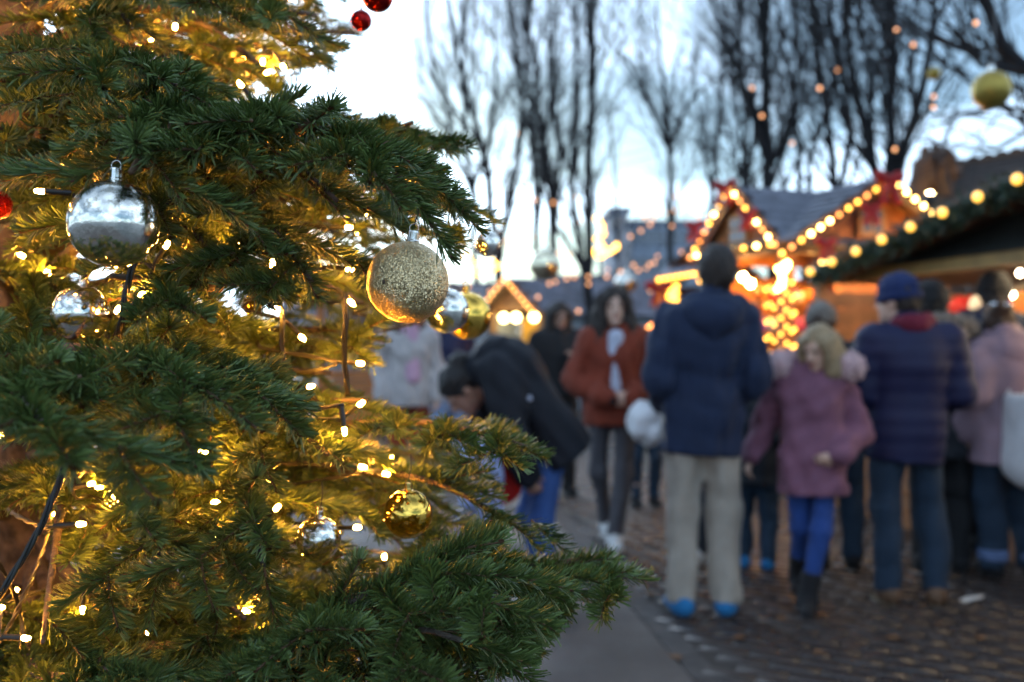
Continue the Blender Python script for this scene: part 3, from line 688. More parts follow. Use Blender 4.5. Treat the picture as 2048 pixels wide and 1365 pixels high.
def bauble(p, r, kind, label, tilt=0.0, hang=None, group='baubles on the fir tree', name='bauble'):
    e = empty(name, tuple(p)); tag(e, label, 'bauble', group)
    V, F = uvsphere(64, 40)
    s = link('ball', mesh_np('ball', np.array(V) * r, F, [BM[kind]], smooth=True), e)
    # crimped metal cap with a ring
    cr_ = .14 * r; prof = [(cr_ * 1.08, r * .975), (cr_ * 1.1, r * 1.02), (cr_, r * 1.05), (cr_ * .98, r * 1.22), (cr_ * .9, r * 1.26), (.001, r * 1.27)]
    n = 24; Vc, Fc = lathe(prof, n)
    Vc = [((x * (1 + .05 * (i % 2)), y * (1 + .05 * (i % 2)), z)) for i, (x, y, z) in enumerate(Vc)]
    c = link('cap', mesh_np('cap', Vc, Fc, [M_gcap if kind in ('gold',) else M_cap], smooth=False), e)
    rp = [Vector((.11 * r * math.cos(a), 0, r * 1.33 + .11 * r * math.sin(a))) for a in np.linspace(0, 2 * math.pi, 15)]
    mb = MB(); mb.tube(rp, .014 * r, 5); mb.build('ring', c.data.materials[0], c, True)
    hp = (Vector(hang) - Vector(p)) if hang is not None else Vector((rnd.uniform(-.1, .1) * r, rnd.uniform(.0, .3) * r, r * 1.33 + .03))
    mb = MB(); mb.tube([Vector((0, 0, r * 1.40)), (hp + Vector((0, 0, r * 1.40))) / 2 + Vector((.06 * r, 0, 0)), hp], .0007 if r < .06 else .009, 5); mb.build('hanging_thread', M_cord, e)
    e.rotation_euler = (0, tilt, 0)
    return e, s
BL = ['large matte gold glitter bauble hanging sharp in the middle of the fir', 'largest silver mirror bauble, weathered, under the upper fir branches near the trunk', 'smaller mottled silver bauble beside two lit bulbs, below the largest silver one',
      'small silver bauble half covered by a fir sprig low in the tree', 'shiny deep gold bauble low in the fir beside the people\'s legs', 'silver mirror bauble peeking out right behind the gold glitter bauble',
      'shiny gold bauble just beyond the silver one at the crown\'s edge', 'tiny shiny gold bauble deep inside the golden lit branches', 'small silver bauble hanging in front of the fir trunk', 'red glitter bauble cut by the picture\'s edge beside the trunk',
      'dark red bauble high in the fir against the pale sky', 'dark red bauble cut off by the top edge of the picture', 'small silver and gold looking bauble at the outermost tip above the far lights']
for (bx, by, br, bd, kd), lb in zip(BAUBLES, BL):
    e, s = bauble(U(bx, by, bd), br / FPX * bd, kd, lb, tilt=R(rnd.uniform(-4, 4)) if kd != 'glitter' else R(7))
    if kd == 'glitter':
        r = br / FPX * bd; q = MB(); q.ball((-.037 / .082 * r * 1.0, -.885 * r, -.10 * r), .0018, 6, 4, sc3=(1.1, .5, 1.3)); q.ball((-.037 / .082 * r * 1.0 + .0016, -.885 * r, -.085 * r), .0010, 6, 4, sc3=(1.2, .6, .8))
        sp = q.build('chip', mat('bare_patch', (.05, .025, .01), .6), s)
# ------------------------------------------------------------------ fairy lights of the fir
M_wire = mat('dark_green_cable', (0.012, 0.014, 0.013), 0.45, var=.2)
M_led = emit('led_warm_white', WARM, 1350.0)
V, F = lathe([(.0001, -.001), (.0030, -.001), (.0030, .022), (.0024, .0235), (.0001, .0235)], 10); me_hold = mesh_np('bulb_holder', V, F, [M_wire], smooth=False)
V, F = lathe([(.0023, .0235), (.0026, .0250), (.0025, .029), (.0017, .0318), (.0001, .0326)], 8); me_led = mesh_np('led', V, F, [M_led], smooth=True)
me_led.transform(Matrix.Translation((0, 0, 0)))
def light_string(label, leds, name='fairy_light_string', group='fairy lights wound through the fir tree', rw=.0017):
    """leds: list of (tip position, direction); a twisted cable visits every holder"""
    root = empty(name, tuple(leds[0][0])); tag(root, label, 'fairy lights', group)
    o = Vector(leds[0][0]); pts = []
    for i, (p, d) in enumerate(leds):
        d = Vector(d).normalized(); hb = Vector(p) - d * .0326
        h = link('bulb_holder', me_hold, root); h.location = hb - o; h.rotation_euler = d.to_track_quat('Z', 'Y').to_euler()
        l = link('led', me_led, h)
        pts.append(hb - o - d * .004 + Vector((0, 0, -.002)))
    ax = []
    for a, b in zip(pts, pts[1:]):
        ln = (b - a).length; m = (a + b) / 2; ti = (FIR - root.location); ti.z = 0; m = m + (Vector((ti.x, ti.y, m.z)) - m) * min(.45, .10 + ln * .5) + Vector((rnd.gauss(0, .1) * ln, 0, -.05 * ln))
        ax += [a, m]
    ax.append(pts[-1]); ax = spline(ax, .012)
    for ph in (0, math.pi):
        tw = [p + Vector((math.cos(i * .8 + ph), math.sin(i * .8 + ph), math.cos(i * .8 + ph + 1)) ) * .0014 for i, p in enumerate(ax)]
        q = MB(); q.tube(tw, rw, 5); q.build('cable', M_wire, root, True)
    return root
def led_dir(dx_, dy_): return Vector((dx_ + rnd.uniform(-.25, .25), rnd.uniform(-.5, -.1), -dy_ + rnd.uniform(-.25, .25))).normalized()
chains = {0: [], 1: [], 2: [], 3: []}
for (x, y, d, a, b) in LEDS:
    k = 0 if y < 300 else (1 if x < 350 else (2 if y < 800 else 3))
    chains[k].append((U(x, y, d), led_dir(a, b)))
for (x, y, d) in ((225, 990, 1.06), (415, 905, 1.08), (470, 500, 1.12), (560, 1010, 1.14)):
    chains[1 if x < 350 else (2 if y < 800 else 3)].append((U(x, y, d), led_dir(rnd.choice([-1, 1]), rnd.choice([-1, 0, 1]))))
names = ['string of fairy lights in the topmost branches against the sky', 'string of fairy lights with black cable and long holders hanging beside the trunk', 'string of fairy lights around the gold glitter bauble', 'string of fairy lights in the lower branches around the deep gold bauble']
for k in chains:
    c = sorted(chains[k], key=lambda q: q[0].z); light_string(names[k], c)
# two cables that hang down between the lit branches
for pth, lb in (([(545, 560, 1.24), (565, 640, 1.23), (562, 690, 1.23), (572, 740, 1.24), (578, 810, 1.26)], 'dark cable hanging down under the brightest bulb inside the fir'),
                ([(688, 585, 1.22), (692, 640, 1.21), (688, 700, 1.22), (696, 790, 1.24)], 'dark cable hanging down left of the gold glitter bauble'),
                ([(350, 380, 1.02), (310, 450, 1.0), (262, 545, .97), (244, 640, .97), (236, 680, .99)], 'dark twisted cable passing behind the silver baubles'),
                ([(150, 880, .98), (120, 960, .96), (88, 1040, .95), (50, 1110, .94), (0, 1190, .93), (-60, 1280, .93)], 'thick dark twisted cable crossing the orange lit trunk base')):
    ax = spline([U(*p) for p in pth], .010); root = empty('light_cable', tuple(ax[0])); tag(root, lb, 'cable', 'loose cables of the fir lights')
    for ph in (0, 2.1, 4.2):
        q = MB(); q.tube([p - ax[0] + Vector((math.cos(i * .55 + ph), math.sin(i * .55 + ph), 0)) * .0021 for i, p in enumerate(ax)], .0019, 6); q.build('cable_strand', M_wire, root, True)
# more lights wound through the inside of the crown
inner = []
for k in range(95):
    for _ in range(30):
        zz = rnd.uniform(.7, 2.15); az = rnd.uniform(-math.pi, .9); rr = (FH - zz) * .345 * rnd.uniform(.28, .80)
        p = FIR + Vector((math.cos(az) * rr, math.sin(az) * rr, zz)); x, y = proj(p)
        if x > bound(y) - 110 or p.y < .95: continue
        if x < -500: continue
        if any(math.hypot(x - b[0], y - b[1]) < b[2] + 12 and p.y < b[3] + .05 for b in BAUBLES): continue
        inner.append(p); break
inner.sort(key=lambda p: p.z); ns = 6
nm2 = ['lowest of the fairy light strings deep inside the fir', 'fairy light string deep in the fir at the height of the deep gold bauble', 'fairy light string deep in the fir below the gold glitter bauble', 'fairy light string deep in the fir level with the gold glitter bauble', 'fairy light string deep in the fir above the largest silver bauble', 'topmost fairy light string deep inside the fir']
per = len(inner) // ns + 1
for k in range(ns):
    c = inner[k * per:(k + 1) * per]
    if len(c) < 3: continue
    c.sort(key=lambda p: math.atan2(p.y - FIR.y, p.x - FIR.x)); light_string(nm2[k], [(p, Vector((rnd.uniform(-1, 1), rnd.uniform(-1, 1), rnd.uniform(-.3, 1)))) for p in c])
# ------------------------------------------------------------------ signed-distance bodies -> one continuous surface
class SDF:
    def __init__(s): s.p = []; s.cuts = []; s.subs = []
    def cone(s, a, b, ra, rb=None, n=None, k=1.0, bl=.03): s.p.append(('c', np.array(a, float), np.array(b, float), ra, ra if rb is None else rb, None if n is None else np.array(n, float) / np.linalg.norm(n), k, bl)); return s
    def ell(s, c, r, M=None, bl=.02): s.p.append(('e', np.array(c, float), np.array(r, float), np.eye(3) if M is None else np.array(M), bl)); return s
    def cut(s, p, n): s.cuts.append((np.array(p, float), np.array(n, float) / np.linalg.norm(n))); return s      # drops what lies on the side n points to
    def sub(s, c, r): s.subs.append((np.array(c, float), r)); return s
    def bounds(s):
        lo = np.full(3, 1e9); hi = -lo
        for q in s.p:
            if q[0] == 'c':
                r = max(q[3], q[4])
                for e in (q[1], q[2]): lo = np.minimum(lo, e - r); hi = np.maximum(hi, e + r)
            else: r = q[2].max(); lo = np.minimum(lo, q[1] - r); hi = np.maximum(hi, q[1] + r)
        return lo - .03, hi + .03
    def mesh(s, h, disp=None):
        lo, hi = s.bounds(); n = np.ceil((hi - lo) / h).astype(int) + 2
        ax = [lo[i] + np.arange(n[i]) * h for i in range(3)]
        D = np.full(n, 1.0, np.float32)
        for q in s.p:
            # only touch the primitive's own neighbourhood
            if q[0] == 'c': r = max(q[3], q[4]) + .09; a0 = np.minimum(q[1], q[2]) - r; a1 = np.maximum(q[1], q[2]) + r
            else: r = q[2].max() + .09; a0 = q[1] - r; a1 = q[1] + r
            i0 = np.clip(((a0 - lo) / h).astype(int), 0, n - 1); i1 = np.clip(((a1 - lo) / h).astype(int) + 2, 1, n)
            sl = tuple(slice(i0[k], i1[k]) for k in range(3))
            X, Y, Z = np.meshgrid(ax[0][sl[0]], ax[1][sl[1]], ax[2][sl[2]], indexing='ij'); P = np.stack([X, Y, Z], -1)
            if q[0] == 'c':
                _, a, b, ra, rb, nn, k, bl = q; d = b - a; L2 = max(d @ d, 1e-9); v = P - a
                t = np.clip((v @ d) / L2, 0, 1); w = v - t[..., None] * d
                if nn is not None:
                    c = w @ nn; w = w + ((k - 1) * c)[..., None] * nn
                dist = np.linalg.norm(w, axis=-1) - (ra + (rb - ra) * t)
            else:
                _, c, r, M, bl = q; v = (P - c) @ M; m = np.linalg.norm(v / r, axis=-1); g_ = np.linalg.norm(v / (r * r), axis=-1) + 1e-9
                dist = m * (m - 1) / g_
            o = D[sl]; hh = np.clip(bl - np.abs(o - dist), 0, None) / bl
            D[sl] = np.minimum(o, dist) - hh * hh * bl * .25
        G = None
        if s.cuts or s.subs or disp is not None:
            G = np.stack(np.meshgrid(*ax, indexing='ij'), -1)
            if disp is not None: D = D + disp(G)
            for c, r in s.subs: D = np.maximum(D, r - np.linalg.norm(G - c, axis=-1))
            for p, nn in s.cuts: D = np.maximum(D, (G - p) @ nn)
        return surfnet(D, lo, h)
def surfnet(D, lo, h):
    S = D < 0; c = np.zeros(np.array(D.shape) - 1, np.int8)
    for dx_ in (0, 1):
        for dy_ in (0, 1):
            for dz_ in (0, 1): c += S[dx_:D.shape[0] - 1 + dx_, dy_:D.shape[1] - 1 + dy_, dz_:D.shape[2] - 1 + dz_]
    act = (c > 0) & (c < 8); idx = np.full(act.shape, -1, np.int64); I = np.argwhere(act); idx[act] = np.arange(len(I))
    acc = np.zeros((len(I), 3)); cnt = np.zeros(len(I)); cor = np.array([[x, y, z] for x in (0, 1) for y in (0, 1) for z in (0, 1)])
    val = np.stack([D[I[:, 0] + k[0], I[:, 1] + k[1], I[:, 2] + k[2]] for k in cor], 1)
    for a in range(8):
        for b in range(a + 1, 8):
            if np.abs(cor[a] - cor[b]).sum() != 1: continue
            m = (val[:, a] < 0) != (val[:, b] < 0); t = np.where(m, val[:, a] / np.where(m, val[:, a] - val[:, b], 1), 0)
            acc += np.where(m[:, None], cor[a] + t[:, None] * (cor[b] - cor[a]), 0); cnt += m
    V = lo + (I + acc / cnt[:, None]) * h; F = []
    for ax_ in range(3):
        o1, o2 = (ax_ + 1) % 3, (ax_ + 2) % 3
        sl0 = [slice(None)] * 3; sl1 = [slice(None)] * 3; sl0[ax_] = slice(0, -1); sl1[ax_] = slice(1, None)
        ch = S[tuple(sl0)] != S[tuple(sl1)]; E = np.argwhere(ch)
        E = E[(E[:, o1] > 0) & (E[:, o2] > 0) & (E[:, o1] < D.shape[o1] - 1) & (E[:, o2] < D.shape[o2] - 1)]
        ins = S[tuple(sl0)][E[:, 0], E[:, 1], E[:, 2]]
        def cell(a, b):
            q = E.copy(); q[:, o1] -= a; q[:, o2] -= b; return idx[q[:, 0], q[:, 1], q[:, 2]]
        Q = np.stack([cell(1, 1), cell(0, 1), cell(0, 0), cell(1, 0)], 1); Q[~ins] = Q[~ins][:, ::-1]; F.append(Q)
    F = np.vstack(F); return V, F[(F >= 0).all(1)]
def fold(scale, amp, seed=0):
    g_ = np.random.default_rng(seed); W = g_.normal(0, 1, (7, 3)) * scale * np.array([1, 1, .55]); ph = g_.uniform(0, 6.3, 7)
    return lambda P: amp * (sum(np.sin(P @ w + f) for w, f in zip(W[:4], ph)) / 2.2 + sum(1.0 - 2.2 * np.abs(np.sin(.5 * (P @ w) + f)) for w, f in zip(W[4:], ph[4:])) / 2.6)
def sdf_obj(name, S, h, m, parent, disp=None):
    V, F = S.mesh(h, disp); return link(name, mesh_np(name, V, F, [m], smooth=True), parent)
def rot3(ax, a): return np.array(Matrix.Rotation(a, 3, ax))

M_skin = mat('skin', (0.58, 0.37, 0.28), 0.5, var=.08, vscale=30)
M_skin2 = mat('skin_tan', (0.36, 0.20, 0.14), 0.5, var=.08, vscale=30)
M_eye = mat('eye_dark', (0.03, 0.02, 0.015), 0.15)
M_lip = mat('lips', (0.42, 0.14, 0.12), 0.4)
def cloth(name, col, rough=.8, bump=.25, bs=180, sheen=.04): return mat(name, col, rough, var=.12, vscale=12, bump=bump, bscale=bs, sheen=sheen, spec=.3)
def hairm(name, col): return mat(name, col, .62, var=.45, vscale=70, bump=.5, bscale=150)

def person(label, px, d, H, yaw, cl, pose=None, skin=None, fine=False):
    """a figure facing local -Y, standing at the pixel column px and distance d; yaw turns it"""
    k = H / 1.75; skin = skin or M_skin
    J = dict(pelvis=(0, 0, .95), chest=(0, .01, 1.30), neck=(0, .015, 1.475), head=(0, -.015, 1.635),
             shl=(-.175, .01, 1.42), shr=(.175, .01, 1.42), ell=(-.235, .04, 1.14), elr=(.235, .04, 1.14), wrl=(-.235, -.07, .90), wrr=(.235, -.07, .90),
             hpl=(-.09, 0, .93), hpr=(.09, 0, .93), knl=(-.10, -.02, .50), knr=(.10, -.02, .50), anl=(-.105, .03, .085), anr=(.105, .03, .085))
    if pose: J.update({a: b for a, b in pose.items() if a in J})
    J = {a: np.array(b, float) * k for a, b in J.items()}
    pose = pose or {}
    root = empty('person', ((px - 1024) / FPX * d, d, cl.get('z', 0.024)), R(yaw)); tag(root, label, 'person', 'people at the market')
    HR = rot3('Z', R(pose.get('hyaw', 0))) @ rot3('X', R(pose.get('hpitch', 0)))
    hd = J['head']; f = lambda x, y, z: hd + HR @ (np.array([x, y, z]) * k)
    b = SDF()
    # head
    b.ell(f(0, .015, .03), np.array([.076, .094, .09]) * k, HR); b.ell(f(0, -.02, -.045), np.array([.058, .070, .075]) * k, HR, .03)
    b.cone(f(0, -.083, .012), f(0, -.106, -.026), .010 * k, .015 * k, bl=.012); b.ell(f(0, -.068, -.100), np.array([.026, .022, .02]) * k, HR, .025)
    for s in (-1, 1): b.ell(f(s * .077, .015, -.01), np.array([.010, .022, .034]) * k, HR, .008); b.ell(f(s * .034, -.074, .028), np.array([.024, .012, .009]) * k, HR, .012)
    b.cone(J['neck'] - np.array([0, 0, .06]) * k, f(0, .02, -.07), .056 * k, .052 * k)
    # trunk and limbs
    axs = J['shr'] - J['shl']; sp = J['chest'] - J['pelvis']; fr = np.cross(axs, sp); fr /= np.linalg.norm(fr)
    b.cone(J['pelvis'], J['chest'], .125 * k, .150 * k, fr, 1.45); b.cone(J['shl'] * .8 + J['chest'] * .2, J['shr'] * .8 + J['chest'] * .2, .075 * k, None, fr, 1.15, .06); b.cone(J['chest'], J['neck'], .12 * k, .06 * k, fr, 1.2, .05)
    for s in 'lr':
        b.cone(J['sh' + s], J['el' + s], .052 * k, .041 * k); b.cone(J['el' + s], J['wr' + s], .041 * k, .027 * k)
        tl = cl.get('leg', (.100, .072, .062)); l0, l1, l2 = min(.080, tl[0] - .020), min(.052, tl[1] - .018), min(.036, tl[2] - .016)
        b.cone(J['hp' + s], J['kn' + s], l0 * k, l1 * k, bl=.02); b.cone(J['kn' + s], J['an' + s], l1 * k, l2 * k, bl=.02)
        tv_ = np.array(pose.get('toe' + s, (0, -1, 0)), float); tv_ /= np.linalg.norm(tv_); b.cone(J['an' + s], J['an' + s] + (tv_ * .11 + np.array([0, 0, -.045])) * k, .030 * k, .022 * k)
        # hand: palm, four fingers, thumb
        w = J['wr' + s]; hdir = np.array(pose.get('hand' + s, (w - J['el' + s])), float); hdir = hdir / np.linalg.norm(hdir)
        pn = np.array(pose.get('palm' + s, (1 if s == 'l' else -1, .25, 0)), float); pn -= hdir * (pn @ hdir); pn /= np.linalg.norm(pn); sd_ = np.cross(hdir, pn) * (1 if s == 'l' else -1)
        b.cone(w, w + hdir * .075 * k, .030 * k, .036 * k, pn, 2.1, .02)
        for i, (o, ln) in enumerate(((-.030, .062), (-.010, .075), (.010, .070), (.029, .056))):
            p0 = w + (hdir * .080 + sd_ * o) * k; p1 = p0 + (hdir * .86 + pn * .45) * ln * .55 * k; p2 = p1 + (hdir * .35 + pn * .92) * ln * .5 * k
            b.cone(p0, p1, .0095 * k, .0088 * k, bl=.004); b.cone(p1, p2, .0088 * k, .0075 * k, bl=.004)
        p0 = w + (hdir * .025 - sd_ * .028) * k; p1 = p0 + (hdir * .6 - sd_ * .55 + pn * .35) * .045 * k; b.cone(p0, p1, .014 * k, .011 * k, bl=.012); b.cone(p1, p1 + (hdir * .8 + pn * .45) * .034 * k, .011 * k, .008 * k, bl=.004)
    body = sdf_obj('body', b, .0065 if fine else .011, skin, root)
    # face details
    for s in (-1, 1):
        q = MB(); q.ball((0, 0, 0), 1, 10, 6); o = q.build('eye', M_eye, body, True); o.matrix_local = Matrix.Translation(Vector(f(s * .032, -.079, .012))) @ Matrix(HR).to_4x4() @ Matrix.Diagonal((.015 * k, .008 * k, .008 * k, 1))
        if 'hair' in cl:
            q = MB(); q.ball((0, 0, 0), 1, 10, 6); o = q.build('eyebrow', cl['hairm'], body, True); o.matrix_local = Matrix.Translation(Vector(f(s * .034, -.087, .040))) @ Matrix(HR).to_4x4() @ Matrix.Diagonal((.020 * k, .005 * k, .0045 * k, 1))
    q = MB(); q.ball((0, 0, 0), 1, 10, 6); o = q.build('mouth', M_lip, body, True); o.matrix_local = Matrix.Translation(Vector(f(0, -.086, -.066))) @ Matrix(HR).to_4x4() @ Matrix.Diagonal((.023 * k, .007 * k, .008 * k, 1))
    # --- trousers
    t = SDF(); tl = cl.get('leg', (.100, .072, .062)); t.cone(J['pelvis'] + sp * .1, (J['hpl'] + J['hpr']) / 2, .155 * k, .15 * k, fr, 1.35)
    ah = cl.get('ankle', .075) * k
    for s in 'lr':
        t.cone(J['hp' + s], J['kn' + s], tl[0] * k, tl[1] * k, bl=.03); t.cone(J['kn' + s], J['an' + s], tl[1] * k, tl[2] * k)
    t.cut((0, 0, ah - .012), (0, 0, -1))
    sdf_obj('trousers', t, .013, cl['trousers'], root, fold(30, .009 if cl.get('loose', True) else .003, int(px)))
    if 'cuff' in cl:
        for s in 'lr':
            q = SDF(); a = J['an' + s]; q.cone(a + np.array([0, 0, .03]), a + np.array([0, 0, .085]), tl[2] * k + .012); q.cut(a + np.array([0, 0, .085]), (0, 0, 1)); q.cut(a + np.array([0, 0, .02]), (0, 0, -1)); sdf_obj('trouser_cuff', q, .012, cl['cuff'], root)
    # --- shoes
    for s in 'lr':
        q = SDF(); a = J['an' + s]; toe = np.array(pose.get('toe' + s, (0.03 if s == 'r' else -.03, -1, 0)), float); toe /= np.linalg.norm(toe)
        q.cone(a + np.array([0, 0, -.035]) * k - toe * .045 * k, a + toe * .145 * k + np.array([0, 0, -.048]) * k, .044 * k, .036 * k, bl=.03); q.cone(a, a + np.array([0, 0, -.03]) * k, .050 * k, .05 * k, bl=.05)
        bt = cl.get('boot', 0.0)
        if bt: q.cone(a, a + (J['kn' + s] - a) / np.linalg.norm(J['kn' + s] - a) * bt, .056 * k, .064 * k); q.cut(a + (J['kn' + s] - a) / np.linalg.norm(J['kn' + s] - a) * (bt + .01), J['kn' + s] - a)
        zf = a[2] - .085 * k; q.cut((0, 0, zf), (0, 0, -1))
        so = sdf_obj('boot' if bt else 'shoe', q, .010, cl['shoes'], root)
        q = MB(); pr = []
        for an in np.linspace(0, 2 * math.pi, 14, endpoint=False):
            c0 = a + toe * (.05 + .115 * math.cos(an)) * k; sdv = np.cross(toe, (0, 0, 1)); pr.append(tuple(np.array([*(c0 + sdv * .047 * math.sin(an) * k)[:2], zf])))
        q.prism(pr, (0, 0, .022 * k)); q.build('sole', cl.get('sole', M_sole), so)
    # --- coat
    Tz = J['neck'] - J['chest']; Tz /= np.linalg.norm(Tz); Tx = axs / np.linalg.norm(axs); Ty = np.cross(Tz, Tx); Ty /= np.linalg.norm(Ty); TM = np.stack([Tx, Ty, Tz], 1)
    O_ = lambda x, y, z: TM @ (np.array([x, y, z]) * k)
    c = SDF(); B = cl.get('bulk', .022); hem = cl['hem'] * k if 'hem' in cl else None
    top = J['neck'] + (J['neck'] - J['chest']) * .12; wd = cl.get('width', 1.0)
    fl = cl.get('flare', 1.0); lowp = J['pelvis'] + (J['pelvis'] - J['chest']) * cl.get('drop', .45)
    c.cone(J['pelvis'], J['chest'], (.150 + B) * k * wd, (.165 + B) * k * wd, fr, 1.32, .05); c.cone(lowp, J['pelvis'], (.160 + B) * k * wd * fl, (.155 + B) * k * wd, fr, 1.3, .06)
    c.cone(J['shl'] * .82 + J['chest'] * .18, J['shr'] * .82 + J['chest'] * .18, (.085 + B * .7) * k, None, fr, 1.1, .08); c.cone(J['chest'], top, (.14 + B) * k, (.068 + B * .5) * k, fr, 1.1, .06)
    sr = cl.get('sleeve', 1.0)
    for s in 'lr':
        c.cone(J['sh' + s], J['el' + s], (.062 + B) * k * sr, (.052 + B) * k * sr, bl=.025); w2 = J['wr' + s] + (J['el' + s] - J['wr' + s]) * .04
        c.cone(J['el' + s], w2, (.052 + B) * k * sr, (.040 + B * .7) * k * sr)
    if cl.get('collar', True): c.cone(J['neck'] + np.array([0, .005, -.01]) * k, J['neck'] + (hd - J['neck']) * .28, .075 * k, .078 * k, bl=.02)
    c.cut(lowp, J['pelvis'] - J['chest'])
    q_ = cl.get('quilt'); fo = fold(17, .011, int(px)); fo2 = fold(42, .007, int(px) + 1)
    if q_: dsp = lambda P: fo(P) * .3 - np.abs(np.sin(P[..., 2] * math.pi / q_)) * .005 + .0025
    else: dsp = lambda P: fo(P) + fo2(P)
    coat = sdf_obj(cl.get('coatname', 'coat'), c, .0125, cl['coat'], root, dsp)
    if cl.get('openfront'):             # a pale shirt showing in the open front
        q = SDF(); q.cone(J['pelvis'] + np.array([0, -.100, -.06]) * k, J['chest'] + np.array([0, -.105, .13]) * k, .040 * k, .062 * k, fr, 1.1); sdf_obj('shirt', q, .012, cl['openfront'], root, fold(30, .003, 4))
    if cl.get('hood'):
        q = SDF(); n0 = J['neck']; q.cone(n0 + O_(-.085, .06, .0), n0 + O_(.085, .06, .0), .072 * k, bl=.05); q.cone(n0 + O_(-.05, .10, -.05), n0 + O_(.05, .10, -.05), .085 * k, bl=.05); q.cone(n0 + O_(0, .125, -.13), n0 + O_(0, .10, -.05), .045 * k, .08 * k, bl=.05)
        for s in (-1, 1): q.cone(n0 + O_(s * .10, .04, .0), n0 + O_(s * .07, -.06, -.02), .045 * k, .03 * k)
        sdf_obj('hood', q, .012, cl['coat'], coat, fold(30, .006, 9))
    if cl.get('fur'):
        q = SDF(); n0 = J['neck'] + np.array([0, .015, .03]) * k; R0 = cl.get('furR', .145) * k
        for i in range(15):
            a0 = -.45 + i * (math.pi + .9) / 14; p_ = n0 + np.array([math.cos(a0) * R0 * 1.12, math.sin(a0) * R0 * .9, -.015 * math.cos(a0 * 2)]); q.ell(p_, np.array([.055, .055, .058]) * k * cl.get('furS', 1.0), bl=.03)
        fu = sdf_obj('fur_trim', q, .010, cl['fur'], coat, fold(120, .010, 12))
    if cl.get('scarf'):
        q = SDF(); n0 = J['neck'] + np.array([0, 0, .03]) * k
        for i in range(12):
            a0 = i * 2 * math.pi / 12; q.ell(n0 + np.array([math.cos(a0) * .072, math.sin(a0) * .075 + .005, .008 * math.sin(a0 * 3)]) * k, np.array([.042, .042, .042]) * k, bl=.03)
        if cl.get('scarf_tail'):
            q.cone(n0 + np.array([.02, -.10, 0]) * k, n0 + np.array([.035, -.165, -.42]) * k, .055 * k, .06 * k, (0, 1, 0), 2.2, .03)
        sdf_obj('scarf', q, .011, cl['scarf'], root, fold(60, .006, 2))
    if cl.get('cuffs'):
        for s in 'lr':
            q = SDF(); w2 = J['wr' + s]; e_ = (J['el' + s] - w2); e_ /= np.linalg.norm(e_); q.cone(w2 - e_ * .005, w2 + e_ * .05, .044 * k, .05 * k); sdf_obj('knit_cuff', q, .011, cl['cuffs'], coat)
    # --- hair and hats
    if 'hair' in cl:
        hs = cl['hair']; q = SDF(); cap = np.array([.090, .104, .098]) * k; q.ell(f(0, .030, .048), cap, HR, .03)
        cutp = f(0, -.055, .05); 
        if hs == 'short':
            q.ell(f(0, .075, .0), np.array([.080, .05, .085]) * k, HR, .03); dd = fold(90, .007, 5)
        elif hs == 'bun':
            q.ell(f(0, .085, .0), np.array([.078, .045, .08]) * k, HR, .03); q.ell(f(0, .125, .095), np.array([.058, .055, .055]) * k, HR, .015); dd = fold(80, .006, 6)
        elif hs in ('long', 'curly', 'bob'):
            ln = {'long': .34, 'curly': .30, 'bob': .20}[hs] * cl.get('hairlen', 1.0); w_ = {'long': .04, 'curly': .058, 'bob': .05}[hs]
            for i in range(9):
                a0 = math.radians(-35 + i * 250 / 8); cx, cy = math.cos(a0) * .088, math.sin(a0) * .088 + .02
                q.cone(f(cx, cy, .045), f(cx * (1.45 if hs == 'curly' else 1.15), cy * 1.1 + .02, .0 - ln * (1 if 0 < i < 8 else .82)), .034 * k, w_ * k, bl=.035)
            dd = fold(95 if hs == 'curly' else 75, .013 if hs == 'curly' else .005, 7)
        q.sub(f(0, -.125, -.02), .100 * k)
        hh = sdf_obj('hair', q, .010, cl['hairm'], root, dd)
        if cl.get('clip'):
            q = SDF(); 
            for i in range(5): q.ell(f(.05 - .025 * i, .165 - .006 * abs(i - 2), .115), np.array([.016, .012, .016]) * k, HR, .01)
            sdf_obj('hair_clip', q, .007, cl['clip'], hh)
    if 'hat' in cl:
        q = SDF(); q.ell(f(0, .022, .062), np.array([.098, .116, .100]) * k, HR); q.cut(f(0, 0, .012), HR @ np.array([0, -.12, -1]))
        ho = sdf_obj('beanie', q, .010, cl['hat'], root, fold(70, .004, 8))
        q = SDF()
        for i in range(16):
            a0 = i * 2 * math.pi / 16; q.ell(f(math.cos(a0) * .088, math.sin(a0) * .104 + .022, .030 - .012 * math.sin(a0) * -1), np.array([.024, .024, .030]) * k, HR, .02)
        sdf_obj('brim', q, .010, cl.get('brim', cl['hat']), ho)
        if cl.get('pompom'): q = SDF(); q.ell(f(0, .03, .18), np.array([.05, .05, .05]) * k); sdf_obj('pompom', q, .010, cl['hat'], ho, fold(140, .008, 3))
    return root
M_sole = mat('rubber_sole', (0.04, 0.04, 0.04), .7)
M_whitesole = mat('white_rubber_sole', (0.65, 0.65, 0.65), .6)
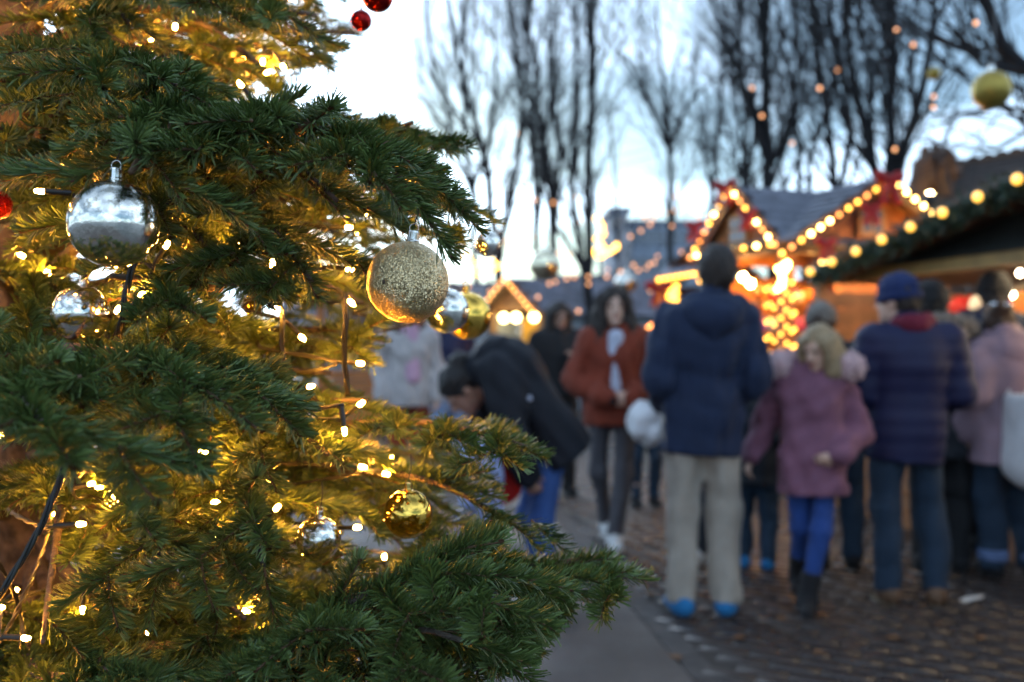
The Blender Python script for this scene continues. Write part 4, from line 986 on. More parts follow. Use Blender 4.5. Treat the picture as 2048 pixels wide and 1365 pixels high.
C = dict(
    navy=cloth('navy_coat_cloth', (0.011, 0.021, 0.054)), beige=cloth('beige_cord_cloth', (0.33, 0.295, 0.25), bs=300), blueshoe=cloth('bright_blue_suede', (0.015, 0.15, 0.36)),
    mauve=cloth('mauve_wool', (0.185, 0.080, 0.125)), bluelegs=cloth('blue_denim_tight', (0.018, 0.055, 0.22)), black=cloth('black_cloth', (0.012, 0.012, 0.014)), pinkfur=mat('pink_fur', (0.55, 0.36, 0.38), .9, var=.3, vscale=60, bump=.8, bscale=220, sheen=.5),
    indigo=mat('indigo_quilted_nylon', (0.011, 0.013, 0.050), .6, var=.1, vscale=10, bump=.2, bscale=60, spec=.3), jeans=cloth('dark_jeans', (0.016, 0.034, 0.062)), brown=cloth('brown_leather', (0.12, 0.065, 0.035), .5), beanieblue=cloth('royal_blue_knit', (0.011, 0.024, 0.095), bump=.6, bs=260),
    wine=cloth('wine_red_knit', (0.13, 0.008, 0.025)), dark=cloth('dark_slate_cloth', (0.016, 0.019, 0.026)), greyfur=mat('grey_brown_fur', (0.16, 0.12, 0.09), .9, var=.4, vscale=60, bump=.8, bscale=220, sheen=.5),
    rust=cloth('rust_red_cloth', (0.19, 0.034, 0.016)), greytr=cloth('grey_trouser_cloth', (0.065, 0.062, 0.072)), white=cloth('pale_knit', (0.46, 0.50, 0.62)), whiteshoe=cloth('white_shoe_leather', (0.55, 0.55, 0.55), .5),
    rose=cloth('dusty_rose_cloth', (0.26, 0.175, 0.215)), denim=cloth('mid_blue_denim', (0.035, 0.085, 0.26)), cuff=cloth('pale_denim_cuff', (0.12, 0.18, 0.34)), oatm=cloth('oatmeal_wool', (0.42, 0.385, 0.38)), pink=cloth('pale_pink_knit', (0.50, 0.30, 0.40)),
    ltdenim=cloth('light_denim', (0.20, 0.29, 0.46)), greyknit=cloth('grey_knit', (0.19, 0.17, 0.15), bump=.6, bs=260), teal=cloth('teal_cloth', (0.07, 0.17, 0.15)), camel=cloth('camel_cloth', (0.34, 0.26, 0.19)), red=cloth('red_cloth', (0.42, 0.015, 0.012)))
Hdark = hairm('dark_brown_hair', (0.018, 0.011, 0.008)); Hblack = hairm('black_hair', (0.009, 0.007, 0.007)); Hblond = hairm('blonde_hair', (0.30, 0.22, 0.125)); Hbrown = hairm('brown_hair', (0.05, 0.026, 0.016))

# 1 man in the navy parka, seen from behind
person('man seen from behind in navy hooded parka, beige trousers and bright blue shoes', 1402, 5.03, 1.83, 180, dict(coat=C['navy'], trousers=C['beige'], shoes=C['blueshoe'], hair='short', hairm=Hdark, hem=.76, drop=.50, bulk=.024, width=1.0, hood=True, leg=(.094, .074, .066), coatname='parka'),
       pose=dict(head=(-.085, -.02, 1.635), neck=(-.05, .015, 1.475), chest=(-.02, .01, 1.30), shl=(-.195, .01, 1.41), shr=(.145, .01, 1.42), ell=(-.245, .03, 1.14), elr=(.205, .04, 1.14), wrl=(-.17, -.16, 1.0), wrr=(.15, -.18, 1.02), anl=(-.115, .03, .085), anr=(.10, .03, .085), knl=(-.11, -.01, .50), knr=(.085, -.01, .50), toel=(-.25, -1, 0), toer=(.2, -1, 0), hyaw=-12))
# 2 girl in the mauve coat, in mid stride
person('blonde girl in mauve coat with pink fur hood and blue leggings, walking', 1625, 5.1, 1.46, -18, dict(coat=C['mauve'], trousers=C['bluelegs'], shoes=C['black'], boot=.13, hair='bob', hairm=Hblond, drop=.68, flare=1.16, bulk=.020, fur=C['pinkfur'], furR=.20, furS=1.35, hairlen=.8, leg=(.082, .058, .046), loose=False),
       pose=dict(head=(.03, -.07, 1.60), hpitch=22, hyaw=-30, ell=(-.29, .10, 1.14), wrl=(-.37, .05, .92), elr=(.27, .10, 1.10), wrr=(.15, -.17, .97), knl=(-.07, .03, .50), anl=(-.09, .22, .16), knr=(.05, -.08, .50), anr=(-.03, -.10, .085), toel=(-.1, -1, -.2), handl=(-.3, -.3, -1), handr=(-.8, -.5, -.2)))
# 3 man in the quilted jacket
person('man from behind in indigo quilted jacket, royal blue beanie and wine red scarf', 1822, 5.25, 1.70, 172, dict(coat=C['indigo'], trousers=C['jeans'], shoes=C['brown'], hair='short', hairm=Hdark, hat=C['beanieblue'], scarf=C['wine'], drop=.52, bulk=.034, width=1.03, quilt=.085, leg=(.098, .078, .070), coatname='quilted_jacket', sole=mat('tan_sole', (.25, .19, .12), .7)),
       pose=dict(head=(.07, -.05, 1.63), hyaw=52, pelvis=(.025, .0, .95), hpl=(-.065, 0, .93), hpr=(.115, 0, .93), knl=(-.12, -.07, .50), knr=(.13, -.01, .50), shl=(-.195, .01, 1.42), shr=(.195, .01, 1.42), ell=(-.255, .0, 1.14), elr=(.255, .0, 1.14), wrl=(-.16, -.17, 1.05), wrr=(.16, -.17, 1.05), anl=(-.125, .03, .085), anr=(.125, .03, .085), toel=(-.35, -1, 0), toer=(.3, -1, 0)))
# 4 parka with fur collar
person('person in black hat and dark parka with grey fur collar, behind the quilted jacket', 1880, 6.0, 1.70, 165, dict(coat=C['dark'], trousers=C['black'], shoes=C['black'], hair='short', hairm=Hblack, hat=C['black'], fur=C['greyfur'], drop=.7, bulk=.040), pose=dict(ell=(-.27, -.02, 1.14), elr=(.27, -.02, 1.14), wrl=(-.15, -.2, 1.1), wrr=(.15, -.2, 1.1), head=(.05, -.02, 1.635)))
# 5 black beanie
person('tall person in black beanie and dark jacket in front of the bright stall', 1988, 6.55, 1.79, 160, dict(coat=C['navy'], trousers=C['black'], shoes=C['black'], hair='short', hairm=Hblack, hat=C['black'], drop=.5, bulk=.035, hood=True))
# 6 woman in dusty rose coat
w6 = person('woman from behind in dusty rose coat with hair clip and turned-up jeans', 2012, 5.85, 1.62, 185, dict(coat=C['rose'], trousers=C['jeans'], shoes=C['black'], boot=.09, hair='bun', hairm=Hbrown, clip=mat('silver_clip', (.8, .8, .82), .2, 1.0), drop=.62, flare=1.22, bulk=.050, width=1.08, cuff=C['cuff'], leg=(.115, .088, .080), hood=True), pose=dict(shl=(-.185, .01, 1.41), shr=(.185, .01, 1.385), head=(.02, -.05, 1.60), hyaw=-25, pelvis=(-.02, 0, .95), knl=(-.11, -.05, .50), anl=(-.15, .05, .085), toel=(-.4, -1, 0)))
# 7 woman in rust jacket
person('woman facing us in rust jacket with long curly dark hair and grey trousers', 1226, 6.75, 1.71, 4, dict(coat=C['rust'], trousers=C['greytr'], shoes=C['whiteshoe'], sole=M_whitesole, hair='curly', hairm=Hdark, drop=.36, bulk=.026, openfront=C['white'], cuffs=C['black'], leg=(.088, .062, .052), ankle=.10, coatname='jacket'),
       pose=dict(ell=(-.275, .03, 1.13), elr=(.275, .03, 1.13), wrl=(-.055, -.22, 1.02), wrr=(.10, -.22, 1.02), handl=(1, -.15, .1), handr=(-1, -.15, .1), palml=(0, 1, .1), palmr=(0, 1, .1), knl=(-.10, .02, .50), anl=(-.02, .16, .13), knr=(.06, -.09, .51), anr=(-.02, -.16, .085), head=(.0, -.03, 1.635)), fine=True)
# 8 woman bending over
person('dark haired woman in black jacket and blue jeans bending forward, hand on her knee', 1085, 5.15, 1.70, -84, dict(coat=mat('black_nylon', (.011, .013, .019), .7, var=.2, vscale=10, bump=.3, bscale=50, spec=.2), trousers=C['denim'], shoes=C['whiteshoe'], sole=M_whitesole, hair='bun', hairm=Hblack, drop=.30, bulk=.036, width=1.04, leg=(.092, .066, .056), hood=True, coatname='jacket'),
       pose=dict(pelvis=(0, .06, .90), chest=(0, -.17, 1.24), neck=(0, -.31, 1.285), head=(0, -.43, 1.15), hpitch=58, hyaw=8, shl=(-.17, -.25, 1.25), shr=(.17, -.25, 1.25), ell=(-.24, -.30, .95), elr=(.275, -.19, .91), wrl=(-.18, -.34, .73), wrr=(.235, -.11, .74), hpl=(-.09, .06, .89), hpr=(.09, .06, .89), knl=(-.12, -.06, .48), knr=(.10, -.03, .48), anl=(-.12, .06, .085), anr=(.12, .0, .085)), skin=M_skin2, fine=True)
# a round white badge on her jacket
bent = [o for o in bpy.data.objects if o.name.startswith('person') and o.get('label', '').startswith('dark haired woman in black jacket')][0]
jk = [c for c in bent.children if c.name.startswith('jacket')][0]; Rz = Matrix.Rotation(bent.rotation_euler.z, 3, 'Z')
for (bx, by, nm_, mt, rr) in ((1068, 789, 'badge', C['white'], .014),):
    best = None
    for v in jk.data.vertices:
        w = Rz @ v.co + bent.location; x, y = proj(w)
        if abs(x - bx) < 12 and abs(y - by) < 12 and (best is None or w.y < best[0].y): best = (w, v.co.copy(), v.normal.copy())
    if best:
        q = MB(); q.ball(best[1] + best[2] * .004, rr, 10, 6); q.build(nm_, mt, jk, True)
# 9 woman with long dark hair further back
person('woman with long dark hair in black coat and camel skirt, behind the bending woman', 1118, 8.9, 1.70, 15, dict(coat=C['black'], trousers=C['black'], shoes=C['black'], boot=.2, hair='long', hairm=Hdark, drop=.1, bulk=.03, leg=(.08, .06, .05)), pose=dict(elr=(.22, -.06, 1.14), wrr=(.08, -.22, 1.22), handr=(-.4, -.2, .9), hpitch=14), skin=M_skin2)
# 10 oatmeal coat, pink scarf
person('person in oatmeal coat with long pale pink scarf seen beside the gold bauble', 818, 8.6, 1.72, 6, dict(coat=C['oatm'], trousers=C['rust'], shoes=C['black'], hair='bob', hairm=Hbrown, drop=.35, bulk=.035, scarf=C['pink'], scarf_tail=True))
# 11 navy jacket, light jeans
person('person in blue jacket and light jeans walking behind the bending woman', 898, 10.2, 1.74, 20, dict(coat=C['indigo'], trousers=C['ltdenim'], shoes=C['black'], hair='short', hairm=Hdark, drop=.25, bulk=.035))
# 12 grey knit hat
person('person in grey knit hat and teal scarf standing behind the blonde girl', 1672, 6.1, 1.58, 170, dict(coat=C['dark'], trousers=C['jeans'], shoes=C['black'], hair='short', hairm=Hbrown, hat=C['greyknit'], scarf=C['teal'], drop=.45, bulk=.03), pose=dict(head=(.10, -.02, 1.635), neck=(.06, .015, 1.475)))
# 13 child behind the man
person('child in dark blue coat and blue trainers half hidden by the navy parka', 1512, 6.05, 1.22, 160, dict(coat=C['dark'], trousers=C['jeans'], shoes=C['blueshoe'], hair='short', hairm=Hdark, drop=.6, flare=1.15, bulk=.05))
# 14 child with the white candyfloss
person('child in pale bobble hat and dark clothes walking behind the candyfloss', 1292, 8.3, 1.36, 10, dict(coat=C['black'], trousers=C['jeans'], shoes=C['black'], hair='short', hairm=Hblack, hat=mat('pale_grey_knit', (.5, .5, .5), .9, bump=.6, bscale=200), pompom=True, drop=.3, bulk=.03, leg=(.085, .062, .055)), pose=dict(elr=(.24, -.08, 1.12), wrr=(.10, -.26, 1.02), ell=(-.22, -.08, 1.12), wrl=(-.10, -.28, 1.0)))
# 15 person hidden behind the navy parka
person('person in black with white trainers seen between the legs of the navy parka', 1398, 6.35, 1.66, 150, dict(coat=C['black'], trousers=C['dark'], shoes=C['whiteshoe'], sole=M_whitesole, hair='short', hairm=Hbrown, drop=.5, bulk=.03), pose=dict(anl=(-.05, .18, .085), anr=(.05, -.1, .085), head=(.02, -.02, 1.60)))
# candyfloss on a stick
cp = U(1293, 848, 6.45); cf = empty('candyfloss', tuple(cp)); tag(cf, 'round white candyfloss on a stick between the rust jacket and the navy parka', 'candyfloss')
q = SDF(); g = np.random.default_rng(2)
for i in range(26):
    v = g.normal(0, 1, 3); v /= np.linalg.norm(v); q.ell(v * np.array([.07, .07, .085]), (.055, .055, .06), bl=.03)
sdf_obj('sugar_cloud', q, .01, mat('spun_sugar', (.78, .80, .84), .9, var=.05, bump=.5, bscale=90, sheen=.5), cf, fold(60, .008, 1))
q = MB(); q.tube([(0, 0, -.32), (0, 0, .02)], .004, 6); q.build('stick', mat('paper_stick', (.6, .55, .45), .8), cf)
# shoulder bag of the woman in rose, red carrier bag by the bending woman
bp_ = U(2046, 860, 5.62); bg = empty('tote_bag', tuple(bp_)); tag(bg, 'white tote bag hanging at the dusty rose coat at the picture\'s edge', 'bag')
q = SDF(); q.cone((0, 0, -.17), (0, 0, .13), .15, .13, (1, .4, 0), 2.2); q.cut((0, 0, .20), (0, 0, 1)); sdf_obj('bag_body', q, .013, mat('white_canvas', (.62, .62, .64), .8, bump=.3), bg, fold(22, .008, 5))
q = MB(); q.tube([(-.05, .06, .18), (-.02, .14, .40), (.03, .16, .52), (.05, .12, .40), (.05, .05, .18)], .012, 6); q.build('strap', MATS['white_canvas'], bg, True)
bp_ = U(1000, 925, 5.0); bg = empty('carrier_bag', tuple(bp_)); tag(bg, 'red carrier bag held in front of the bending woman\'s blue jeans', 'bag')
q = SDF(); q.cone((0, 0, -.10), (0, 0, .06), .11, .10, (0, 1, 0), 2.0); q.cut((0, 0, .10), (0, 0, 1)); sdf_obj('bag_body', q, .012, C['red'], bg, fold(25, .008, 5))
q = MB(); q.tube([(-.05, 0, .085), (-.03, 0, .20), (.03, 0, .22), (.05, 0, .09)], .006, 6); q.build('handle', C['red'], bg, True)
# small child in a pale coat and patterned blue snowsuit in front of the bending woman
bp_ = person('toddler in patterned pale blue snowsuit and pink hood in front of bending woman', 962, 4.75, .98, 95, dict(coat=mat('patterned_snowsuit', (.22, .28, .50), .7, var=.8, vscale=34, bump=.2), trousers=mat('patterned_snowsuit', (.22, .28, .50)), shoes=C['whiteshoe'], hair='short', hairm=Hbrown, hat=C['pinkfur'], scarf=C['pink'], drop=.35, bulk=.05, leg=(.11, .09, .08)), pose=dict(head=(0, -.015, 1.60)))
# ------------------------------------------------------------------ bare winter trees
M_tbark = mat('winter_bark', (0.016, 0.015, 0.018), 0.9, var=.35, vscale=6, bump=.6, bscale=20)
def bare_tree(label, stems, seed, twigs=1.0, name='bare_tree', group='bare winter trees behind the market', spread=.6, fine=3, nsub=9):
    """stems: list of (points [(px,py,d)], radius at base, radius at tip); the first reaches the ground"""
    g = random.Random(seed); p0 = U(*stems[0][0][0]); base = Vector((p0.x, p0.y, 0)); root = empty(name, tuple(base)); tag(root, label, 'tree', group)
    T = MB(); K = MB(); cnt = [0]
    def grow(p, d, L, r, lvl):
        n = 4 if lvl < 2 else 3; pts = [p]; q = p.copy(); dd = d.normalized()
        for i in range(n):
            q = q + dd * L / n; pts.append(q.copy()); dd = (dd + Vector((g.gauss(0, .13), g.gauss(0, .13), g.gauss(.07, .09)))).normalized()
        K.tube([a - base for a in pts], [r * (1 - .6 * i / n) for i in range(n + 1)], 4 if lvl < 2 else 3, cap=False); cnt[0] += 1
        if lvl >= fine: return
        for k in range(int((3.8 + g.random() * 2.4) * twigs)):
            t = g.uniform(.2, 1.0); i = min(n - 1, int(t * n)); a = pts[i].lerp(pts[i + 1], t * n - i)
            ax = (pts[i + 1] - pts[i]).normalized(); o = ax.orthogonal().normalized(); o.rotate(Matrix.Rotation(g.uniform(0, 6.28), 3, ax))
            grow(a, ax * g.uniform(.8, 1.3) + o * g.uniform(.3, .75) + Vector((0, 0, .2)), L * g.uniform(.42, .70), max(r * .48, .0045), lvl + 1)
    for si, (pp, ra, rb) in enumerate(stems):
        P = [U(*q) for q in pp]
        if si == 0: P[0] = base.copy()
        pts = spline(P, .5); m = len(pts); rad = [.66 * (ra + (rb - ra) * i / (m - 1)) for i in range(m)]
        pts = [a + Vector((g.gauss(0, .03), g.gauss(0, .03), 0)) if 0 < i < m - 1 else a for i, a in enumerate(pts)]
        (T if si == 0 else K).tube([a - base for a in pts], rad, 8, cap=True)
        for k in range(int(.92 * nsub * twigs * m / 14) + 2):
            i = g.randint(int(m * (.35 if si == 0 else .1)), m - 2); a = pts[i]; ax = (pts[i + 1] - pts[i]).normalized(); o = ax.orthogonal().normalized(); o.rotate(Matrix.Rotation(g.uniform(0, 6.28), 3, ax))
            grow(a, ax * g.uniform(.9, 1.5) + o * spread * g.uniform(.5, 1.1), g.uniform(1.3, 3.2) * (1 - .35 * i / m), rad[i] * .42, 1)
    print('TREE', label[:20], len(K.f)); T.build('trunk', M_tbark, root, True); K.build('crown', M_tbark, root)
bare_tree('leaning twin-stemmed bare tree nearest the fir, leftmost of the row', [([(1015, 740, 21), (985, 420, 21), (950, 250, 21), (905, 60, 21), (880, -120, 21)], .17, .05), ([(1000, 520, 21), (1035, 330, 20.6), (1042, 150, 20.4), (1015, 0, 20.2), (1005, -140, 20.2)], .12, .04), ([(960, 290, 21), (925, 240, 21.4), (880, 150, 21.6), (850, 60, 21.6)], .07, .025)], 1)
bare_tree('slender bare tree with two steep stems, second in the row', [([(1110, 740, 23), (1108, 480, 23), (1085, 260, 23), (1066, 60, 23), (1060, -150, 23)], .17, .05), ([(1108, 470, 23), (1118, 300, 22.6), (1105, 140, 22.4), (1130, -100, 22.4)], .12, .04), ([(1090, 330, 23), (1050, 230, 23.3), (1030, 100, 23.5)], .07, .025)], 2)
bare_tree('bare tree with one very straight thick vertical stem and dark foot', [([(1172, 740, 19), (1176, 480, 19), (1183, 250, 19), (1187, -150, 19)], .16, .07), ([(1172, 560, 19), (1148, 420, 18.8), (1152, 200, 18.7), (1148, -120, 18.6)], .11, .05), ([(1168, 540, 19), (1100, 440, 19.3), (1070, 330, 19.5)], .08, .03)], 3)
bare_tree('small bare tree forking into a fan against the white sky', [([(1345, 740, 20), (1342, 500, 20), (1338, 330, 20), (1328, 200, 20), (1318, 60, 20), (1312, -60, 20)], .13, .03), ([(1338, 300, 20), (1300, 210, 20), (1262, 140, 20), (1230, 60, 20)], .07, .02), ([(1340, 290, 20), (1378, 210, 20.2), (1430, 160, 20.3), (1480, 150, 20.4)], .07, .02), ([(1336, 280, 20), (1345, 190, 19.8), (1360, 90, 19.8)], .06, .02)], 4, twigs=1.0)
bare_tree('tall bare tree with thick dark stem rising behind the bow-decked hut', [([(1545, 740, 17), (1540, 420, 17), (1532, 200, 17), (1528, 0, 17), (1524, -180, 17)], .19, .09), ([(1535, 330, 17), (1500, 190, 17), (1450, 70, 17), (1410, -40, 17)], .09, .03), ([(1538, 380, 17), (1580, 260, 16.8), (1600, 120, 16.8), (1590, -60, 16.8)], .08, .03), ([(1538, 420, 17), (1590, 330, 17.2), (1650, 240, 17.2)], .06, .02)], 5, nsub=9)
bare_tree('bare tree with several slanting stems between the thick stem and the fan', [([(1688, 740, 16), (1680, 440, 16), (1655, 260, 16), (1628, 80, 16), (1605, -100, 16)], .14, .06), ([(1676, 400, 16), (1700, 260, 15.8), (1668, 60, 15.8), (1660, -100, 15.8)], .09, .04), ([(1672, 380, 16), (1600, 280, 16.2), (1570, 190, 16.2)], .06, .02)], 6, nsub=9)
bare_tree('broad bare tree whose stems fan out above the right gable', [([(1775, 740, 14), (1772, 420, 14), (1730, 260, 14), (1700, 100, 14), (1675, -100, 14)], .17, .06), ([(1772, 410, 14), (1786, 220, 13.9), (1788, 60, 13.8), (1786, -120, 13.8)], .13, .07), ([(1776, 400, 14), (1825, 240, 13.8), (1862, 60, 13.7), (1880, -100, 13.7)], .12, .05), ([(1765, 390, 14), (1690, 230, 14.3), (1640, 60, 14.5), (1590, -80, 14.5)], .08, .03), ([(1772, 395, 14), (1740, 240, 13.8), (1725, 60, 13.7), (1720, -80, 13.7)], .08, .03)], 7, nsub=10)
bare_tree('near bare tree with heavy limb leaning out of the upper right corner', [([(2330, 900, 9.5), (2240, 500, 9.5), (2120, 240, 9.5), (2020, 90, 9.4), (1960, -40, 9.3), (1900, -180, 9.2)], .2, .07), ([(2060, 150, 9.4), (1960, 130, 9.2), (1880, 60, 9.1), (1840, -20, 9.0)], .05, .015), ([(2120, 240, 9.5), (2000, 210, 9.3), (1920, 230, 9.2), (1860, 260, 9.1)], .045, .012), ([(2150, 300, 9.5), (2060, 260, 9.3), (2000, 300, 9.2), (1930, 300, 9.1)], .04, .012), ([(2160, 320, 9.5), (2100, 120, 9.7), (2070, -60, 9.8)], .07, .03)], 8, nsub=12, twigs=1.1)
bare_tree('far pale bare tree between the forked tree and the hut', [([(1420, 740, 30), (1425, 420, 30), (1440, 220, 30), (1450, 40, 30), (1455, -100, 30)], .18, .05), ([(1428, 400, 30), (1400, 250, 30), (1390, 100, 30)], .1, .03)], 9)
bare_tree('far bare tree seen between the straight stem and the fork', [([(1240, 740, 34), (1236, 480, 34), (1225, 300, 34), (1215, 140, 34)], .14, .03)], 10, twigs=.8)
bare_tree('slim upright bare tree just left of the straight thick stem', [([(1070, 740, 27), (1072, 480, 27), (1062, 260, 27), (1050, 60, 27), (1045, -120, 27)], .16, .05), ([(1070, 460, 27), (1090, 300, 27), (1098, 120, 27), (1092, -80, 27)], .1, .04)], 21)
bare_tree('slim bare tree behind the side gable of the bow-decked hut', [([(1480, 740, 24), (1482, 460, 24), (1490, 250, 24), (1480, 60, 24), (1470, -120, 24)], .17, .05), ([(1484, 420, 24), (1510, 260, 24), (1500, 60, 24)], .1, .03)], 22)
bare_tree('slim bare tree behind the roof valley of the bow-decked hut', [([(1610, 740, 21), (1606, 440, 21), (1590, 240, 21), (1560, 40, 21), (1550, -120, 21)], .15, .05), ([(1606, 420, 21), (1640, 240, 21), (1690, 60, 21), (1720, -80, 21)], .1, .03)], 23)
bare_tree('airy bare tree nearest the tips of the upper fir branches', [([(955, 740, 25), (950, 440, 25), (930, 260, 25), (925, 80, 25), (940, -120, 25)], .15, .05), ([(948, 400, 25), (900, 260, 25), (865, 130, 25), (850, 0, 25)], .09, .03), ([(945, 380, 25), (985, 240, 25), (990, 60, 25), (975, -80, 25)], .09, .03)], 31, nsub=13)
# evergreen shrub at the foot of the straight tree
g = np.random.default_rng(8); sh = empty('evergreen_shrub', tuple(Vector((U(1150, 700, 26).x, 26, 0)))); tag(sh, 'dark evergreen shrub at the foot of the straight bare tree', 'shrub')
V = []; F = []
for i in range(2600):
    zz = g.uniform(.2, 3.0); r = .42 * (1 - (zz / 3.1) ** 2) ** .5 * g.uniform(.3, 1.0) ** .5; a = g.uniform(0, 6.28); c = np.array([math.cos(a) * r, math.sin(a) * r, zz]); u = g.normal(0, 1, 3); u /= np.linalg.norm(u); w = np.cross(u, g.normal(0, 1, 3)); w /= np.linalg.norm(w); k = len(V)
    V += [c - u * .09, c + w * .035, c + u * .09, c - w * .035]; F.append([k, k + 1, k + 2, k + 3])
o = link('leaves', mesh_np('leaves', np.array(V), np.array(F), [mat('evergreen_leaf', (.018, .032, .02), .6, island=.3)]), sh); o['kind'] = 'stuff'
q = MB(); q.tube([(0, 0, 0), (.03, 0, 1.2), (0, 0, 2.6)], [.06, .045, .015], 7); q.build('stem', M_tbark, sh, True)

# ------------------------------------------------------------------ huts
M_wood = mat('hut_wood', (0.42, 0.165, 0.055), .6, var=.35, vscale=5, bump=.3, bscale=30)
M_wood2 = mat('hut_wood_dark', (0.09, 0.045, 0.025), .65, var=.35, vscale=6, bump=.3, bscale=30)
M_wood3 = mat('hut_wood_light', (0.36, 0.20, 0.08), .6, var=.3, vscale=6, bump=.3, bscale=30)
M_slate = mat('slate_shingle', (0.20, 0.21, 0.26), .55, var=.25, vscale=9, bump=.3, bscale=60)
M_felt_shade = mat('roof_felt_dark', (0.016, 0.022, 0.021), .8, var=.3, vscale=10, bump=.4, bscale=100)
M_pale = mat('pale_blue_boards', (0.36, 0.42, 0.48), .7, var=.15, vscale=6)
M_red = mat('red_bow_ribbon', (0.42, 0.006, 0.006), .45, var=.25, vscale=20)
M_gar = mat('garland_needles', (0.03, 0.06, 0.035), .6, island=.4)
M_winglass = mat('window_pane_glass', (0.10, 0.11, 0.13), .08, var=.1, spec=.8)
def boards(parent, name, A, B, h, w, m, th=.03, lean=None):
    """upright or lying boards: the wall from A to B (ground line), height h, built of lying boards w high"""
    A = Vector(A); B = Vector(B); d = B - A; L = d.length; d.normalize(); n = Vector((d.y, -d.x, 0)); k = int(h / w); an = math.atan2(d.y, d.x)
    q = MB(); q.box((0, 0, 0), (L, th, w - .012), bev=0); me = mesh_np(name, q.v, q.f, [m])
    for i in range(k):
        o = link(name, me, parent); o.location = (A + B) / 2 + Vector((0, 0, (i + .5) * w)) + n * rnd.uniform(-.003, .003); o.rotation_euler = (0, 0, an)
def shingle_roof(parent, a, b, c, d, rows, cols, m, th=.018, name='shingle'):
    """roof plane: ridge a->b, eave d->c ; courses of overlapping shingles over a solid deck"""
    a, b, c, d = map(Vector, (a, b, c, d)); nrm_ = (b - a).cross(d - a).normalized(); nrm_ = nrm_ if nrm_.z > 0 else -nrm_
    q = MB(); q.prism([a - nrm_ * .03, b - nrm_ * .03, c - nrm_ * .03, d - nrm_ * .03], nrm_ * .028); deck = q.build('roof_deck', M_wood2, parent)
    # one course (row of shingles) is a part; alike rows would differ by perspective of the trapezoid, so each is its own mesh
    for r in range(rows):
        t0 = r / rows; t1 = min(1.03, (r + 1.12) / rows); q = MB()
        for k in range(cols):
            off_ = .5 if r % 2 else 0
            s0 = max(0, (k + off_) / cols); s1 = min(1, (k + off_ + .97) / cols)
            if s0 >= 1: continue
            def P(s, t): return (a.lerp(b, s)).lerp(d.lerp(c, s), t)
            lift = .006 + rnd.uniform(0, .006)
            q.prism([P(s0, t0) + nrm_ * .002, P(s1, t0) + nrm_ * .002, P(s1, t1) + nrm_ * (lift + .012), P(s0, t1) + nrm_ * (lift + .012)], nrm_ * .009)
        q.build('shingle_course', m, deck)
def bulb_chain(label, pts, r, col_m, group, wire=True, name='light_chain', cat='light chain'):
    """visible bulbs hung on a wire through the points"""
    o = Vector(pts[0]); root = empty(name, tuple(o)); tag(root, label, cat, group)
    V, F = uvsphere(8, 6); key = ('bulb', col_m.name, round(r, 4))
    if key not in MATS: MATS[key] = mesh_np('bulb', np.array(V) * r, F, [col_m], smooth=True)
    for p in pts: b_ = link('bulb', MATS[key], root); b_.location = Vector(p) - o
    if wire and len(pts) > 1: q = MB(); q.tube([Vector(p) - o + Vector((0, 0, r)) for p in pts], .005, 4); q.build('wire', M_wire, root)
    return root
def along(a, b, n): a = Vector(a); b = Vector(b); return [a.lerp(b, i / (n - 1)) for i in range(n)]
E_hot = emit('bulb_hot', (1, .60, .16), 30.0); E_gold = emit('bulb_gold', (1, .45, .045), 8.5, True); E_or = emit('bulb_amber', (1, .30, .05), 6.0, False); E_far = emit('bulb_far_amber', (1, .38, .12), 2.4, False); E_white = emit('bulb_white', (1, .80, .50), 60.0)
def bow(p, s, label, yaw=0.0):
    root = empty('ribbon_bow', tuple(p), yaw); tag(root, label, 'bow', 'red bows on the hut roofs')
    for sx in (-1, 1):
        q = SDF(); q.ell((sx * .55 * s, 0, .18 * s), np.array([.55, .25, .36]) * s, rot3('Y', -sx * .45), bl=.02); q.sub((sx * .6 * s, 0, .2 * s), .16 * s); sdf_obj('loop', q, .09 * s, M_red, root)
        q = MB(); q.prism([(sx * .05 * s, -.03, -.1 * s), (sx * .35 * s, -.03, -.1 * s), (sx * .75 * s, -.03, -1.3 * s), (sx * .5 * s, -.03, -1.15 * s), (sx * .3 * s, -.03, -1.35 * s)], (0, .04, 0)); q.build('tail', M_red, root)
    q = SDF(); q.ell((0, -.05 * s, .1 * s), np.array([.2, .2, .22]) * s); sdf_obj('knot', q, .06 * s, M_red, root)
def garland(label, pts, r, dens, group='fir garlands', tips=.10):
    o = Vector(pts[0]); root = empty('fir_garland', tuple(o)); tag(root, label, 'garland', group); ax = spline(pts, .05); g_ = np.random.default_rng(int(abs(o.x) * 997))
    V = []; F = []
    for p in ax:
        for _ in range(dens):
            u = g_.normal(0, 1, 3); u /= np.linalg.norm(u); c = np.array(p - o) + g_.normal(0, r * .3, 3); w = np.cross(u, g_.normal(0, 1, 3)); w /= np.linalg.norm(w); k = len(V); V += [c, c + u * tips * .5 + w * .010, c + u * tips, c + u * tips * .5 - w * .010]; F.append([k, k + 1, k + 2, k + 3])
    x = link('needles', mesh_np('needles', np.array(V), np.array(F), [M_gar]), root); x['kind'] = 'stuff'
    q = MB(); q.tube([p - o for p in ax], .012, 5); q.build('core_wire', M_wire, root)

